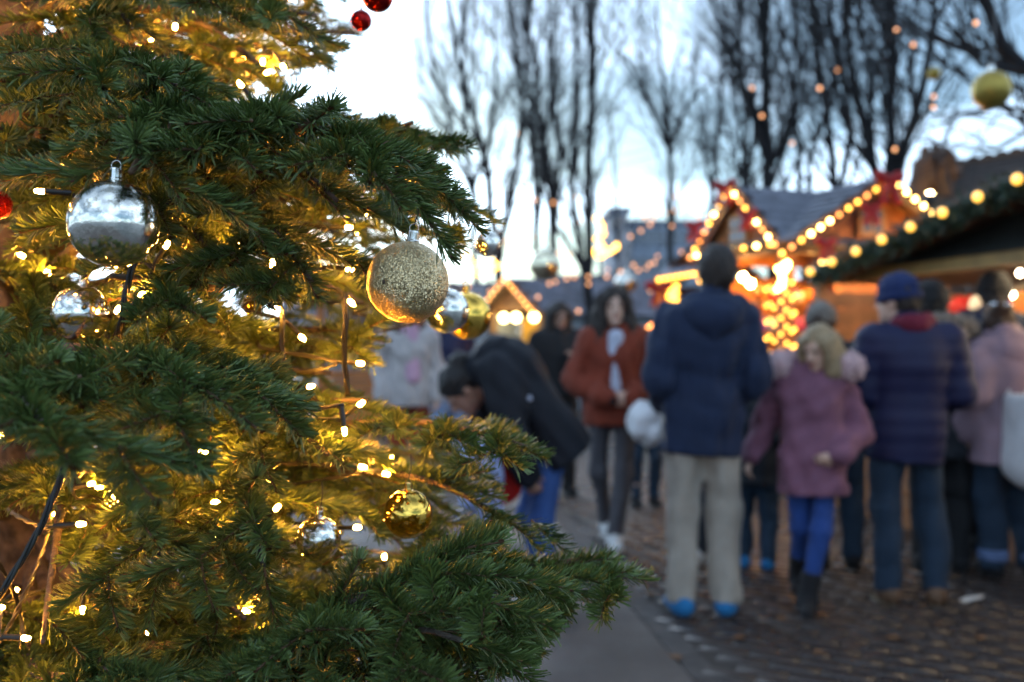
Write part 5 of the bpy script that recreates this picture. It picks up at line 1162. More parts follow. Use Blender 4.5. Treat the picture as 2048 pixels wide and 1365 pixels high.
# --- the bow-decked hut with crossing gables
def hut_bow():
    Cn = Vector((U(1572, 0, 9.5).x, 9.5, 0)); a = R(20); ex = Vector((math.cos(a), math.sin(a), 0)); ey = Vector((-math.sin(a), math.cos(a), 0)); W, D = 1.85, 1.35; EV, AP = 2.24, 2.92
    root = empty('market_hut', tuple(Cn)); tag(root, 'reddish wooden market hut with crossing gables, red bows and golden bulbs', 'market hut', 'wooden market huts')
    up = Vector((0, 0, 1)); P = lambda u, v, z: ex * u + ey * v + up * z
    # posts, counter, back wall, side wall
    for (u, v) in ((0, 0), (W, 0), (0, D), (W, D), (W * .36, 0)):
        q = MB(); c = P(u, v, 0); q.prism([c + ex * .06 + ey * .06, c - ex * .06 + ey * .06, c - ex * .06 - ey * .06, c + ex * .06 - ey * .06], up * EV); q.build('post', M_wood, root)
    boards(root, 'counter_board', P(.07, -.03, 0), P(W * .36 - .07, -.03, 0), 1.0, .14, M_wood)
    boards(root, 'wall_board', P(W * .36 + .07, 0, 0), P(W - .07, 0, 0), 2.24, .14, M_wood)
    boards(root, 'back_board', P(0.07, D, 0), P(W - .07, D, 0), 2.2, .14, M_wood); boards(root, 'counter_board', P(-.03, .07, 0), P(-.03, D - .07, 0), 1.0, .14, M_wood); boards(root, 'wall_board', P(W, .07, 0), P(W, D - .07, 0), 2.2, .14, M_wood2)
    q = MB(); q.prism([P(-.18, -.22, 1.0), P(W * .36, -.22, 1.0), P(W * .36, .16, 1.0), P(-.18, .16, 1.0)], up * .04); q.build('counter_top', M_wood3, root)
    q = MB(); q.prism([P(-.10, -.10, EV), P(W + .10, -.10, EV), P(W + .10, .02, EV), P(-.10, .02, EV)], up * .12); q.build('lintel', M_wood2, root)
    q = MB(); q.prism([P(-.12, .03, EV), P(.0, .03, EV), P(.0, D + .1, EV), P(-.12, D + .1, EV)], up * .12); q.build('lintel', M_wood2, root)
    # front gable boards
    E2 = EV + .12; n = 8
    for i in range(n):
        t0, t1 = i / n, (i + .93) / n; z0 = E2 + (AP - E2) * t0; z1 = E2 + (AP - E2) * t1; q = MB(); h0 = W / 2 * (1 - t0); h1 = W / 2 * (1 - t1)
        q.prism([P(W / 2 - h0, -.05, z0), P(W / 2 + h0, -.05, z0), P(W / 2 + h1, -.05, z1), P(W / 2 - h1, -.05, z1)], ey * .03); q.build('gable_board', M_wood, root)
        q = MB(); h0 = D / 2 * (1 - t0); h1 = D / 2 * (1 - t1); q.prism([P(-.05, D / 2 - h0, z0), P(-.05, D / 2 + h0, z0), P(-.05, D / 2 + h1, z1), P(-.05, D / 2 - h1, z1)], ex * .03); q.build('gable_board', M_wood, root)
        q = MB(); h0 = W / 2 * (1 - t0); h1 = W / 2 * (1 - t1); z0 -= .14; q.prism([P(W / 2 - h0, D + .02, z0), P(W / 2 + h0, D + .02, z0), P(W / 2 + h1, D + .02, z1), P(W / 2 - h1, D + .02, z1)], ey * .03); q.build('back_gable_board', M_wood, root)
        q = MB(); h0 = D / 2 * (1 - t0); h1 = D / 2 * (1 - t1); q.prism([P(W + .02, D / 2 - h0, z0), P(W + .02, D / 2 + h0, z0), P(W + .02, D / 2 + h1, z1), P(W + .02, D / 2 - h1, z1)], ex * .03); q.build('back_gable_board', M_wood, root)
    # little window in each gable
    for (cc, uu, vv) in ((P(W / 2, -.075, E2 + .20), ex, -ey), (P(-.075, D / 2, E2 + .16), ey, -ex)):
        q = MB(); q.prism([cc - uu * .16 - up * .14, cc + uu * .16 - up * .14, cc + uu * .16 + up * .16, cc - uu * .16 + up * .16], vv * .03); wf = q.build('window_frame', M_wood3, root)
        for su in (-1, 1):
            for sz in (-1, 1):
                q = MB(); c2 = cc + uu * su * .065 + up * (.01 + sz * .065) + vv * .025; q.prism([c2 - uu * .05 - up * .05, c2 + uu * .05 - up * .05, c2 + uu * .05 + up * .05, c2 - uu * .05 + up * .05], vv * .01); q.build('pane', M_winglass, wf)
    # roofs: front gable (ridge along ey), side gable (ridge along ex)
    oh = .28; os_ = .12; A2 = AP + .05
    def rp(u, v, z): return P(u, v, z)
    sl = (AP - E2) / (W / 2); EW = .14
    for s in (-1, 1):
        shingle_roof(root, rp(W / 2, -oh, A2), rp(W / 2, D + oh, A2), rp(W / 2 + s * (W / 2 + EW), D + oh, A2 - sl * (W / 2 + EW)), rp(W / 2 + s * (W / 2 + EW), -oh, A2 - sl * (W / 2 + EW)), 9, 12, M_slate)
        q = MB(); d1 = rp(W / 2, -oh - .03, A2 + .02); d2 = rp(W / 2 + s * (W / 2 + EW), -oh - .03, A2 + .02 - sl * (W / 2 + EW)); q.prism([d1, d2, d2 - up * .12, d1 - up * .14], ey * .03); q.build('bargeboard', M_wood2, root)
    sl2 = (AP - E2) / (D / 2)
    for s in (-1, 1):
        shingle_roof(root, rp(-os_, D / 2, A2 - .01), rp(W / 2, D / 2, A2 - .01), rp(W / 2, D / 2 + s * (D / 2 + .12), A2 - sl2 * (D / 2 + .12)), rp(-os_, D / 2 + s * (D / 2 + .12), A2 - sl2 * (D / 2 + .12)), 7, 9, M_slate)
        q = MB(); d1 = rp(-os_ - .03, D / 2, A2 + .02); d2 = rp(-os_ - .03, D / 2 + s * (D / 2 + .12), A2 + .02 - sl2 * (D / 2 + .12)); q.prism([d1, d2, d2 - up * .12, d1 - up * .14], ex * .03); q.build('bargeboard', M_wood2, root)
    W_ = lambda u, v, z: Cn + P(u, v, z)
    gp = 'golden bulbs on the bow-decked hut'
    top = W_(W / 2, -oh - .08, A2 + .02)
    def mixed(label, pts, seed):
        r_ = random.Random(seed); root2 = bulb_chain(label, pts, .021, E_hot, gp)
        for c_ in root2.children:
            if c_.name.startswith('bulb'):
                k = r_.random()
                if k < .55:
                    key = ('bulb', (E_gold if k < .35 else E_or).name, .021)
                    if key not in MATS: V, F = uvsphere(8, 6); MATS[key] = mesh_np('bulb', np.array(V) * .021, F, [E_gold if k < .35 else E_or], smooth=True)
                    c_.data = MATS[key]
    mixed('golden bulbs down the long front bargeboard of the bow-decked hut', [W_(W / 2 - t * (W / 2 + EW + .1), -oh - .08, A2 - sl * t * (W / 2 + EW + .1) - .03) for t in np.linspace(.06, 1.05, 12)], 4)
    mixed('amber bulbs on the far front bargeboard of the bow-decked hut', [W_(W / 2 + t * (W / 2 + EW), -oh - .08, A2 - sl * t * (W / 2 + EW) - .03) for t in np.linspace(.08, .75, 8)], 5)
    mixed('golden bulbs up the side gable of the bow-decked hut, nearer slope', [W_(-os_ - .08, D / 2 - t * (D / 2 + .1), A2 - sl2 * t * (D / 2 + .1) - .02) for t in np.linspace(0, 1, 9)], 6)
    mixed('golden bulbs up the side gable of the bow-decked hut, farther slope', [W_(-os_ - .08, D / 2 + t * (D / 2 + .1), A2 - sl2 * t * (D / 2 + .1) - .02) for t in np.linspace(.12, 1, 8)], 7)
    mixed('golden bulbs along the side gable foot of the bow-decked hut', [W_(-os_ - .06, t * D, EV + .08) for t in np.linspace(0, 1, 7)], 8)
    bulb_chain('row of five bright white bulbs under the front eave', [W_(.30 + .11 * i, -.16, EV - .10) for i in range(6)], .028, E_hot, gp)
    bulb_chain('bright bulb cluster at the corner post of the bow-decked hut', [W_(-.16 + rnd.uniform(-.10, .10), -.16 + rnd.uniform(-.08, .08), 2.0 + rnd.uniform(-.12, .14)) for i in range(11)], .024, E_hot, gp, wire=False)
    # garland of bulbs spiralling down the corner post and along the rail
    sp_ = [W_(-.16 + .13 * math.cos(i * .9), -.14 + .13 * math.sin(i * .9), 1.95 - i * .022) for i in range(40)]
    bulb_chain('warm bulbs spiralling down the corner post of the bow-decked hut', sp_, .016, E_gold, gp)
    bulb_chain('warm bulbs swagged from the corner post towards the girl', [W_(-.05 + .045 * i, -.30, 1.38 - .028 * i - .0010 * i * i) for i in range(14)], .018, E_gold, gp)
    ya = a
    bow(W_(W / 2 - .05, -oh - .12, A2 - .05), .17, 'large red bow on the front gable peak', ya); bow(W_(.66, -oh - .12, A2 - .33), .11, 'small red bow on the upper long bargeboard', ya); bow(W_(.16, -oh - .12, A2 - .68), .12, 'small red bow low on the long bargeboard at the roof valley', ya)
    bow(W_(-os_ - .14, D / 2, A2 - .02), .14, 'red bow on the side gable peak of the hut', ya - R(70)); bow(W_(-os_ - .14, D - .1, EV + .38), .12, 'red bow on the farther slope of the side gable', ya - R(70)); bow(W_(-os_ - .14, .25, EV + .38), .11, 'red bow on the nearer slope of the side gable', ya - R(70))
    # goods
    gm = [mat('goods_red', (.5, .02, .02), .5), mat('goods_pink', (.55, .10, .22), .5), mat('goods_violet', (.25, .06, .45), .5), mat('goods_white', (.7, .66, .6), .5), mat('goods_orange', (.6, .18, .03), .5)]
    k = 0
    for sh_ in (0, 1, 2):
        q = MB(); q.prism([P(.08, .55, 1.15 + sh_ * .32), P(W * .36, .55, 1.15 + sh_ * .32), P(W * .36, .75, 1.15 + sh_ * .32), P(.08, .75, 1.15 + sh_ * .32)], up * .02); q.build('shelf', M_wood3, root)
        for i in range(6):
            q = MB(); rr = .05 + .012 * ((i * 7 + sh_) % 3); c = W_(.14 + i * .115, .62, 1.17 + sh_ * .32 + rr)
            e = empty('ornament', tuple(c - Vector((0, 0, rr)))); colr = ['red', 'pink', 'violet', 'white', 'orange'][(i + 2 * sh_) % 5]
            q.ball((0, 0, rr), rr, 12, 8, sc3=(1, 1, 1.15)); q.build('ornament_body', gm[(i + 2 * sh_) % 5], e, True); q = MB(); q.tube([(0, 0, rr * 2.1), (0, 0, rr * 2.5)], rr * .2, 6); q.build('ornament_cap', M_gcap, e)
            tag(e, '%s ornament, %s from the corner post on the %s shelf inside the bow-decked hut' % (colr, ['first', 'second', 'third', 'fourth', 'fifth', 'sixth'][i], ['lowest', 'middle', 'top'][sh_]), 'ornament', 'ornaments on the hut shelves')
    bulb_chain('interior lamps of the bow-decked hut', [W_(.25, .35, 2.05), W_(.62, .35, 2.05), W_(.2, .9, 2.0), W_(-.02, .7, 2.05)], .035, emit('interior_lamp', (1, .46, .11), 420.0), 'lamps inside the huts', wire=True)
    bulb_chain('lamp shining on the wooden front wall of the bow-decked hut', [W_(1.0, -.30, EV - .06), W_(1.5, -.30, EV - .06)], .03, MATS['interior_lamp'], 'lamps inside the huts', wire=True)  # eave lamps added to throw warm light on the front wall
    # yellow knitted stocking hanging from the eave
    c = W_(1.08, -.36, 1.98); e = empty('yellow_stocking', tuple(c), a); tag(e, 'long yellow stocking hanging aslant from the hut eave', 'stocking')
    q = SDF(); q.cone((-.09, 0, .0), (.02, 0, -.26), .055, .06, (0, 1, 0), 1.8); q.cone((.02, 0, -.26), (.10, 0, -.34), .06, .045, (0, 1, 0), 1.6); sdf_obj('stocking_body', q, .012, mat('yellow_knit', (.55, .33, .03), .8, bump=.5, bscale=150), e); q = MB(); q.tube([(-.09, 0, .0), (-.10, 0, .28)], .006, 5); q.build('cord', M_cord, e)
hut_bow()

# --- dark stall on the right with the bright counter
def hut_right():
    Lp = U(1640, 572, 8.6); Rp = U(2048, 524, 6.15); Lp.z = Rp.z = 1.885; d = (Rp - Lp); d.z = 0; Lr = d.length; ex = d.normalized(); ey = Vector((-ex.y, ex.x, 0)); ey = ey if ey.y > 0 else -ey
    o = Vector((Lp.x, Lp.y, 0)); AU = Lr + .9; W = AU * 2; root = empty('market_hut', tuple(o)); tag(root, 'dark roofed market stall with bright white counter and fir garland at the right', 'market hut', 'wooden market huts'); up = Vector((0, 0, 1)); P = lambda u, v, z: ex * u + ey * v + up * z; Wd = lambda u, v, z: o + P(u, v, z)
    q = MB(); q.prism([P(-.1, -.04, 1.88), P(W, -.04, 1.88), P(W, .06, 1.88), P(-.1, .06, 1.88)], up * .085); q.build('fascia_beam', mat('golden_fascia_wood', (.44, .27, .08), .5, var=.25, vscale=5, bump=.3), root)
    q = MB(); q.prism([P(-.1, -.08, 1.97), P(W, -.08, 1.97), P(W, .06, 1.97), P(-.1, .06, 1.97)], up * .02); q.build('gutter_trim', M_felt_shade, root)
    G0 = .62; AZ = 1.95 + (2.21 - 1.95) / (Lr - G0) * (AU - G0); ga = lambda t: G0 + (AU - G0) * t
    n = 9
    for i in range(n):  # near-black boards: the dark inside of the gable is put into their colour
        t0, t1 = i / n, (i + .94) / n; q = MB(); q.prism([P(ga(t0), .0, 1.992 + (AZ - 1.992) * t0), P(W - (W - AU) * t0, .0, 1.992 + (AZ - 1.992) * t0), P(W - (W - AU) * t1, .0, 1.992 + (AZ - 1.992) * t1), P(ga(t1), .0, 1.992 + (AZ - 1.992) * t1)], ey * .03); q.build('gable_board', M_felt_shade, root)
    for s, (u0, z0) in (('l', (G0 - .25, 1.90)), ('r', (W + .3, 1.90))):
        shingle_roof(root, P(AU, -.28, AZ + .05), P(AU, 2.4, AZ + .05), P(u0, 2.4, z0), P(u0, -.28, z0), 9, 10, mat('dark_roof_shingle', (.03, .034, .036), .7, var=.3))
    for u in (0.02, Lr * .45, W - .1):
        q = MB(); c = P(u, .0, 0); q.prism([c + ex * .05 + ey * .05, c - ex * .05 + ey * .05, c - ex * .05 - ey * .05, c + ex * .05 - ey * .05], up * 1.88); q.build('post', M_wood, root)
    boards(root, 'counter_board', P(.05, -.02, 0), P(W, -.02, 0), .95, .14, M_wood); boards(root, 'back_board', P(0, 1.6, 0), P(W, 1.6, 0), 2.1, .14, mat('white_painted_boards', (.62, .60, .55), .6)); boards(root, 'side_board', P(0, .05, 0), P(0, 1.6, 0), 1.9, .14, M_wood)
    q = MB(); q.prism([P(0, -.22, .96), P(W, -.22, .96), P(W, .2, .96), P(0, .2, .96)], up * .04); q.build('counter_top', M_wood3, root)
    r_ = random.Random(4)
    bulb_chain('bright white lamps and strings inside the right stall', [Wd(r_.uniform(1.5, 4.6), r_.uniform(.5, 1.45), r_.uniform(1.40, 2.02)) for i in range(110)], .022, emit('stall_white_lamp', (1, .82, .55), 30.0), 'lamps inside the huts', wire=False)
    for i in range(3):  # unseen light strips added behind the fascia to brighten the stall's inside
        c = Wd(1.3 + i * 1.25, .28, 1.925); e = empty('strip_lamp', tuple(c), math.atan2(ex.y, ex.x)); tag(e, ['strip lamp behind the fascia of the right stall, farthest from the picture edge', 'strip lamp behind the fascia of the right stall, above the black beanie', 'strip lamp behind the fascia of the right stall, outside the picture'][i], 'strip lamp', 'lamps inside the huts')
        q = MB(); q.box((0, 0, 0), (1.0, .05, .03)); q.build('tube', emit('strip_tube', (1, .78, .48), 42.0), e); q = MB(); q.box((0, 0, .032), (1.05, .08, .03)); q.build('lamp_housing', M_wood2, e)
    gm = [MATS['goods_red'], MATS['goods_white'], MATS['goods_orange']]; nm = ['red', 'white', 'orange']
    for i in range(12):
        c = Wd(.9 + i * .24, .75, 1.80); e = empty('hanging_heart', tuple(c)); kk = [0, 1, 0, 2][i % 4]; tag(e, '%s hanging ornament, number %s along the rail of the right stall' % (nm[kk], ['one', 'two', 'three', 'four', 'five', 'six', 'seven', 'eight', 'nine', 'ten', 'eleven', 'twelve'][i]), 'ornament', 'ornaments hanging in the right stall')
        q = SDF(); q.ell((-.05, 0, -.12), (.07, .03, .08), rot3('Y', .5)); q.ell((.05, 0, -.12), (.07, .03, .08), rot3('Y', -.5)); q.cone((0, 0, -.13), (0, 0, -.24), .05, .012); sdf_obj('heart', q, .012, gm[kk], e); q = MB(); q.tube([(0, 0, -.06), (0, 0, .05)], .004, 4); q.build('string', M_cord, e)
    for i in range(2):
        c = Wd(1.45 + i * 1.0, 1.35, 1.0); e = empty('striped_column', tuple(c)); tag(e, ['red candy-striped post inside the right stall, nearer the quilted jacket', 'red candy-striped post inside the right stall at the picture\'s edge'][i], 'striped post', 'striped posts in the right stall')
        for k in range(10): q = MB(); q.tube([(0, 0, k * .085), (0, 0, k * .085 + .083)], .09, 12); q.build('band', gm[k % 2], e)
    gp = [(1660, 555), (1745, 524), (1800, 505), (1836, 488), (1882, 467), (1921, 428), (1985, 408), (2060, 375), (2110, 352)]
    gpts = [Wd(ga(t) - .05, -.34, 1.93 + (AZ - 1.91) * t) for t in np.linspace(-.03, 1, 12)]
    garland('fir garland along the raking roof edge of the right stall', gpts, .10, 34)
    bulb_chain('golden bulbs on the fir garland of the right stall roof', [Wd(ga(t) - .05, -.46, 1.93 + (AZ - 1.91) * t) for t in np.linspace(.04, 1.0, 9)], .030, emit('bulb_gold_near', (1, .50, .04), 2.6, False), 'golden bulbs on the right stall')
hut_right()

# --- dark shingled hut behind the right stall, with carved ridge and a lit front
def hut_carved():
    d = 11.6; root = empty('market_hut', tuple(Vector((U(2010, 0, d).x, d, 0)))); o = root.location.copy(); tag(root, 'dark hut with scalloped ridge crest and carved figure behind the right stall', 'market hut', 'wooden market huts')
    q = lambda x, y, dd=d: U(x, y, dd) - o
    shingle_roof(root, q(1905, 338, 12.2), q(2300, 258, 12.2), q(2260, 430, 10.8), q(1800, 440, 10.8), 10, 16, mat('brown_shingle', (.045, .030, .026), .75, var=.3, vscale=8))
    a = q(1905, 338, 12.2); b = q(2300, 258, 12.2)
    for i in range(14):
        c = a.lerp(b, (i + .5) / 14); m = MB(); m.tube([c + Vector((0, -.03, .02)), c + Vector((0, .04, .02))], .085, 10); m.build('ridge_scallop', M_wood2, root)
    for i in range(7):
        x0 = 1815 + i * 62; m = MB(); p0 = q(x0, 446, 10.9); p1 = q(x0 + 58, 444 - 1, 10.9); m.prism([p0, p1, Vector((p1.x, p1.y, -o.z)), Vector((p0.x, p0.y, -o.z))], (0, .04, 0)); m.build('wall_panel', M_wood2, root)
    fg = empty('carved_figure', tuple(U(1868, 350, 11.4))); tag(fg, 'dark carved wooden animal figure crouching at the end of the hut ridge', 'carving')
    s = SDF(); s.cone((-.20, 0, -.35), (-.06, 0, .12), .10, .14); s.cone((-.06, 0, .12), (.10, 0, .18), .13, .11); s.cone((.10, 0, .18), (.22, 0, .02), .09, .07); s.cone((-.20, 0, -.35), (-.42, 0, -.50), .10, .05); s.cone((.06, 0, .12), (.12, 0, -.45), .10, .09); s.ell((-.10, 0, .26), (.05, .04, .08)); s.ell((.02, 0, .30), (.04, .04, .06)); sdf_obj('figure', s, .02, M_wood2, fg, fold(25, .02, 3))
    sp = empty('spotlight', tuple(U(1858, 405, 10.6))); tag(sp, 'small bright spotlight shining up at the carved hut roof', 'spotlight')
    m = MB(); m.tube([(0, 0, 0), (.03, .06, .05)], [.05, .07], 10); m.build('housing', M_wire, sp); V, F = uvsphere(10, 7); l = link('lens', mesh_np('lens', np.array(V) * .05, F, [emit('spot_lens', (1, .72, .34), 160.0)], smooth=True), sp); l.location = (.04, .08, .07)
    m = MB(); m.tube([(0, .0, 0), (0, .1, -.3), (0, .25, -.45)], .015, 6); m.build('bracket', M_wire, sp)
hut_carved()

# --- plain gabled huts further back
def hut_plain(label, fl, fr, apex, rdir, EV, m_wall, m_front, roofm, lamp=True, rows=8, cols=12):
    """front gable corners fl, fr on the ground, ridge height apex, depth vector rdir"""
    o = Vector(fl); root = empty('market_hut', tuple(o)); tag(root, label, 'market hut', 'wooden market huts'); fr = Vector(fr) - o; rd = Vector(rdir); up = Vector((0, 0, 1)); ex = fr.normalized(); W = fr.length; n = rd.normalized()
    P = lambda u, v, z: ex * u + n * v + up * z; D = rd.length
    boards(root, 'counter_board', P(.05, 0, 0), P(W - .05, 0, 0), 1.0, .16, m_front); boards(root, 'side_board', P(W, .03, 0), P(W, D, 0), EV, .16, m_wall); boards(root, 'side_board', P(0, .03, 0), P(0, D, 0), EV, .16, m_wall); boards(root, 'back_board', P(0, D, 0), P(W, D, 0), EV, .16, m_front)
    for u in (0.03, W - .03): q = MB(); c = P(u, -.05, 0); q.prism([c + ex * .05 + n * .05, c - ex * .05 + n * .05, c - ex * .05 - n * .05, c + ex * .05 - n * .05], up * EV); q.build('post', m_front, root)
    k = 7
    for i in range(k):
        t0, t1 = i / k, (i + .94) / k; q = MB(); q.prism([P(W / 2 * t0, -.03, EV + (apex - EV) * t0), P(W - W / 2 * t0, -.03, EV + (apex - EV) * t0), P(W - W / 2 * t1, -.03, EV + (apex - EV) * t1), P(W / 2 * t1, -.03, EV + (apex - EV) * t1)], n * .03); q.build('gable_board', m_front, root)
    for s in (-1, 1): shingle_roof(root, P(W / 2, -.25, apex + .05), P(W / 2, D + .2, apex + .05), P(W / 2 + s * (W / 2 + .2), D + .2, EV - .10), P(W / 2 + s * (W / 2 + .2), -.25, EV - .10), rows, cols, roofm)
    Wd = lambda u, v, z: o + P(u, v, z)
    return Wd, W, D
M_slate2 = mat('slate_blue_brown', (0.20, 0.20, 0.25), .5, var=.45, vscale=3, bump=.3, bscale=40)
fl = U(988, 0, 20); fl.z = 0; frr = U(1092, 0, 19.2); frr.z = 0
Wd, W, D = hut_plain('small hut with lit golden counter and slate roof beside the bending woman', fl, frr, 2.58, Vector((3.1, 1.7, 0)), 2.0, M_pale, M_wood3, M_slate2)
bulb_chain('amber bulbs tracing the gable of the small far hut', [Wd(W / 2 * t, -.34, 2.0 + .62 * t) for t in np.linspace(-.12, 1, 8)] + [Wd(W / 2 + W / 2 * t, -.34, 2.62 - .62 * t) for t in np.linspace(.1, 1.1, 8)], .035, emit('bulb_amber_hut', (1, .38, .07), 5.5, False), 'amber bulbs on the far huts')
bulb_chain('glaring white lamps over the counter of the small far hut', [Wd(W * .28, -.1, 1.86), Wd(W * .52, -.1, 1.86), Wd(W * .86, -.1, 1.86)], .085, emit('lamp_glare', (1, .74, .30), 18.0), 'lamps inside the huts')
q = MB(); p0 = Wd(W * .2, .4, 1.0); e = empty('lit_counter_cloth', tuple(p0)); tag(e, 'glowing golden backdrop cloth inside the small far hut', 'cloth'); ex_ = (Wd(W * .85, .4, 1.0) - p0); q.prism([Vector((0, 0, 0)), ex_, ex_ + Vector((0, 0, .85)), Vector((0, 0, .85))], (0, .03, 0)); q.build('cloth', mat('golden_cloth', (.75, .42, .06), .8), e)  # golden colour stands in for the lit inside; the sheet itself emits nothing
# huts at the back of the square
for i, (xa, xb, d, ap, lb) in enumerate(((640, 800, 15, 2.7, 'slate roofed hut glimpsed through the fir branches beside the pink scarf'), (860, 960, 21, 2.6, 'hut with bluish roof just behind the gold baubles at the crown edge'), (1235, 1330, 25, 2.75, 'far pale hut with bluish roof between curly hair and navy parka'), (1150, 1230, 28, 2.5, 'far hut with pale walls behind the curly haired woman'))):
    a_ = U(xa, 0, d); a_.z = 0; b_ = U(xb, 0, d + .5); b_.z = 0
    Wd2, W2, D2 = hut_plain(lb, a_, b_, ap, Vector((.8, 2.6, 0)), 2.0, M_pale, M_pale if i % 2 else M_wood, M_slate2)
# hut behind the navy parka with canopy lights
a_ = U(1330, 0, 13.2); a_.z = 0; b_ = U(1500, 0, 12.6); b_.z = 0
Wd3, W3, D3 = hut_plain('hut with light-wound post behind the navy parka', a_, b_, 2.72, Vector((.6, 2.4, 0)), 2.25, M_wood, M_wood, M_slate2)
bulb_chain('golden bulbs along the canopy edge behind the navy parka', [U(1318 + 11.5 * i, 560 - 1.9 * i, 12.3) for i in range(9)] + [U(1400, 562, 12.3), U(1412, 566, 12.3)], .026, E_gold, 'golden bulbs behind the navy parka')
bulb_chain('warm bulbs wound round the hut post behind the navy parka', [U(1345 + 9 * math.cos(i * 1.1), 572 + 2.4 * i, 12.2) for i in range(30)], .024, E_gold, 'golden bulbs behind the navy parka')
bulb_chain('amber bulbs sagging from the post towards the curly haired woman', [U(1338 - 5.5 * i, 628 + 3.6 * i, 12.4) for i in range(10)], .022, E_or, 'golden bulbs behind the navy parka')
bow(U(1318, 578, 12.2), .17, 'red bow at the canopy corner behind the navy parka')
q = empty('canopy', tuple(U(1370, 552, 12.6))); tag(q, 'pale canopy roof with light edge behind the navy parka', 'canopy'); o_ = q.location
m = MB(); m.prism([U(1312, 553, 12.4) - o_, U(1425, 535, 12.4) - o_, U(1440, 508, 13.3) - o_, U(1340, 528, 13.3) - o_], (0, 0, -.04)); m.build('canopy_sheet', M_slate2, q)
for x_, y_ in ((1316, 553), (1420, 536)): m = MB(); t_ = U(x_, y_, 12.42) - o_; m.tube([t_, Vector((t_.x, t_.y, -o_.z))], .04, 8); m.build('pole', M_wood, q)

# ------------------------------------------------------------------ far buildings
def block(label, x0, x1, ytop, d, depth, rows, cols, m):
    a = U(x0, 0, d); b = U(x1, 0, d); zt = U(0, ytop, d).z; root = empty('far_building', (a.x, d, 0)); tag(root, label, 'building', 'buildings beyond the trees'); w = b.x - a.x
    q = MB(); q.box((w / 2, depth / 2, zt / 2), (w, depth, zt)); wall = q.build('facade', m, root)
    q = MB(); q.box((w / 2, depth / 2, zt + .15), (w + .4, depth + .4, .3)); q.build('roof_slab', M_slate, root)
    ww, hh = w / cols * .6, zt / rows * .5; q = MB(); q.box((0, 0, 0), (ww, .08, hh)); me = mesh_np('window', q.v, q.f, [M_winglass]); q = MB(); q.box((0, 0, 0), (ww + .2, .12, .10)); me2 = mesh_np('sill', q.v, q.f, [m])
    for r in range(rows):
        for c in range(cols): o = link('window', me, root); o.location = ((c + .5) * w / cols, -.03, (r + .55) * zt / rows); s = link('sill', me2, o); s.location = (0, -.02, -hh / 2 - .05)
M_conc = mat('far_concrete', (.30, .34, .41), .8, var=.1, vscale=.3); M_conc2 = mat('far_concrete_pale', (.42, .43, .47), .8, var=.1, vscale=.3)
block('wide grey office block beyond the bare trees', 1262, 1412, 450, 70, 14, 5, 9, M_conc); block('narrow pale stair tower beside the grey office block', 1222, 1256, 425, 66, 6, 6, 2, M_conc2); block('low dark building beyond the straight bare trees', 1080, 1235, 560, 60, 12, 2, 8, M_conc); block('low grey building far behind the fir', 560, 1010, 575, 62, 12, 2, 14, M_conc); block('low building behind the bow-decked hut', 1440, 2100, 585, 55, 12, 2, 16, M_conc)
q = empty('flag_pole', tuple(Vector((U(1243, 0, 24).x, 24, 0)))); tag(q, 'pale thin pole standing beside the glowing light figure', 'pole'); m = MB(); m.tube([(0, 0, 0), (0, 0, U(0, 440, 24).z)], .05, 8); m.build('shaft', M_conc2, q); m = MB(); m.ball((0, 0, U(0, 440, 24).z + .05), .09, 8, 6); m.build('finial', M_conc2, q)
# ------------------------------------------------------------------ glowing figures and fairy lights over the square
E_fig = emit('bulb_figure', (1, .52, .07), 7.0, False)
r_ = random.Random(9)
def figure(label, pts, d, n, jit, r=.045):
    P = []
    for _ in range(n):
        k = r_.randrange(len(pts) - 1); t = r_.random(); a = pts[k]; b = pts[k + 1]; P.append(U(a[0] + (b[0] - a[0]) * t + r_.gauss(0, jit), a[1] + (b[1] - a[1]) * t + r_.gauss(0, jit), d + r_.uniform(-.1, .1)))
    root = bulb_chain(label, P, r, E_fig, 'glowing light figures', wire=False, name='light_figure', cat='light figure'); o = root.location
    m = MB(); m.tube([U(*a, d + .12) - o for a in pts], .03, 6); m.build('frame', M_wire, root, True); c = U(*pts[-1], d + .12) - o; m = MB(); m.tube([c, Vector((c.x, c.y, -o.z))], .04, 6); m.build('pole', M_wire, root)
figure('glowing golden light figure on a pole above the small far hut', [(1195, 438), (1203, 452), (1205, 470), (1188, 480), (1206, 492), (1186, 504), (1200, 515), (1222, 500), (1235, 492), (1212, 506), (1200, 510)], 22, 46, 2.2)
figure('two-armed glowing light figure at the crown edge of the fir', [(930, 512), (945, 528), (955, 545), (968, 535), (982, 525), (992, 533), (978, 545)], 20, 34, 2.0)
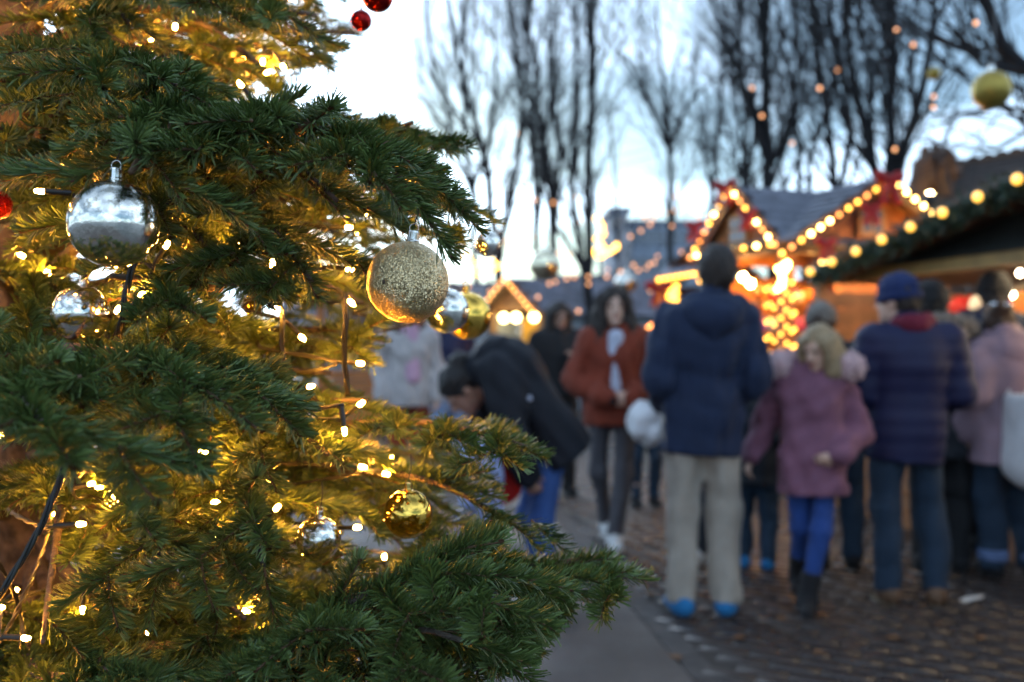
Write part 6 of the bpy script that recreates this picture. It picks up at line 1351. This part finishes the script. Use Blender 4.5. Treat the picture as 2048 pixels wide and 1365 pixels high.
lines = [([(1000, 470), (1025, 505), (1060, 522), (1100, 520), (1140, 505)], 15, 24, 'string of amber lights sagging under the far bauble'), ([(1050, 395), (1110, 402), (1150, 400), (1180, 385)], 6, 22, 'sparse amber lights between the straight stems'), ([(1262, 470), (1290, 450), (1330, 430), (1380, 420), (1420, 440)], 9, 23, 'amber lights hung in the forked tree'), ([(1240, 545), (1290, 535), (1340, 520), (1400, 500)], 9, 21, 'amber lights above the canopy behind the navy parka'), ([(1270, 380), (1300, 405), (1340, 395), (1400, 390)], 7, 25, 'amber lights high before the grey office block'), ([(1100, 560), (1150, 560), (1200, 555), (1260, 560), (1300, 575)], 8, 18, 'amber lights over the slate roof of the small far hut'), ([(920, 560), (960, 590), (1000, 570)], 5, 17, 'amber lights just right of the fir crown'),
         ([(1838, 8), (1917, 20), (1975, 18), (2030, 2)], 4, 8.5, 'golden lights strung in the upper right corner'), ([(1640, 175), (1668, 139), (1740, 100), (1838, 76)], 4, 11, 'pale amber lights across the fanning stems'), ([(1503, 187), (1520, 230), (1600, 270)], 3, 13, 'pale lights on the thick dark stem'), ([(1806, 294), (1830, 240), (1905, 170), (1928, 215)], 4, 11, 'pale lights beside the big floating gold bauble'), ([(1035, 268), (1186, 252)], 2, 21, 'two lonely amber lights high on the straight stems')]
for pts, n, d, lb in lines:
    ax = spline([U(*p, d) for p in pts], .05); L_ = len(ax) - 1
    bulb_chain(lb, [ax[min(L_, int((i + r_.uniform(-.3, .3)) / max(1, n - 1) * L_)) if 0 < i < n - 1 else (0 if i == 0 else L_)] + Vector((0, r_.uniform(-.4, .4), r_.uniform(-.08, .08))) for i in range(n)], .024 * d / 18 + .008, E_far, 'strings of amber lights over the square', name='light_string')
# scattered single lights in the trees
for k in range(3):
    P = [U(r_.uniform(1010, 1420), r_.uniform(390, 640), r_.uniform(15, 27)) for _ in range(9)]; P.sort(key=lambda p: p.x)
    bulb_chain(['loose amber lights scattered in the near bare trees', 'loose amber lights scattered over the hut roofs', 'loose amber lights scattered before the office block'][k], P, .03, E_far, 'strings of amber lights over the square', name='light_string')
# big hanging ornaments over the square
bauble(U(1090, 530, 13), 32 / FPX * 13, 'champagne', 'big pale gold bauble reflecting the sky, hanging above the small far hut', group='big baubles over the square', hang=U(1090, 455, 13.5), name='bauble')
bauble(U(1252, 566, 13), 22 / FPX * 13, 'silver', 'big silvery bauble hanging beside the curly haired woman', group='big baubles over the square', hang=U(1252, 500, 13.5), name='bauble')
M_olive = mat('matte_gold_plastic', (0.40, 0.29, 0.06), .38, .6, var=.1); BM['matte'] = M_olive
bauble(U(1983, 180, 6.2), 38 / FPX * 6.2, 'matte', 'big matte gold bauble floating under the heavy limb', group='big baubles over the square', hang=U(1990, 20, 6.6), name='bauble')
bauble(U(1868, 148, 11), 13 / FPX * 11, 'matte', 'small matte gold bauble hanging between the fanning stems', group='big baubles over the square', hang=U(1868, 90, 11), name='bauble')
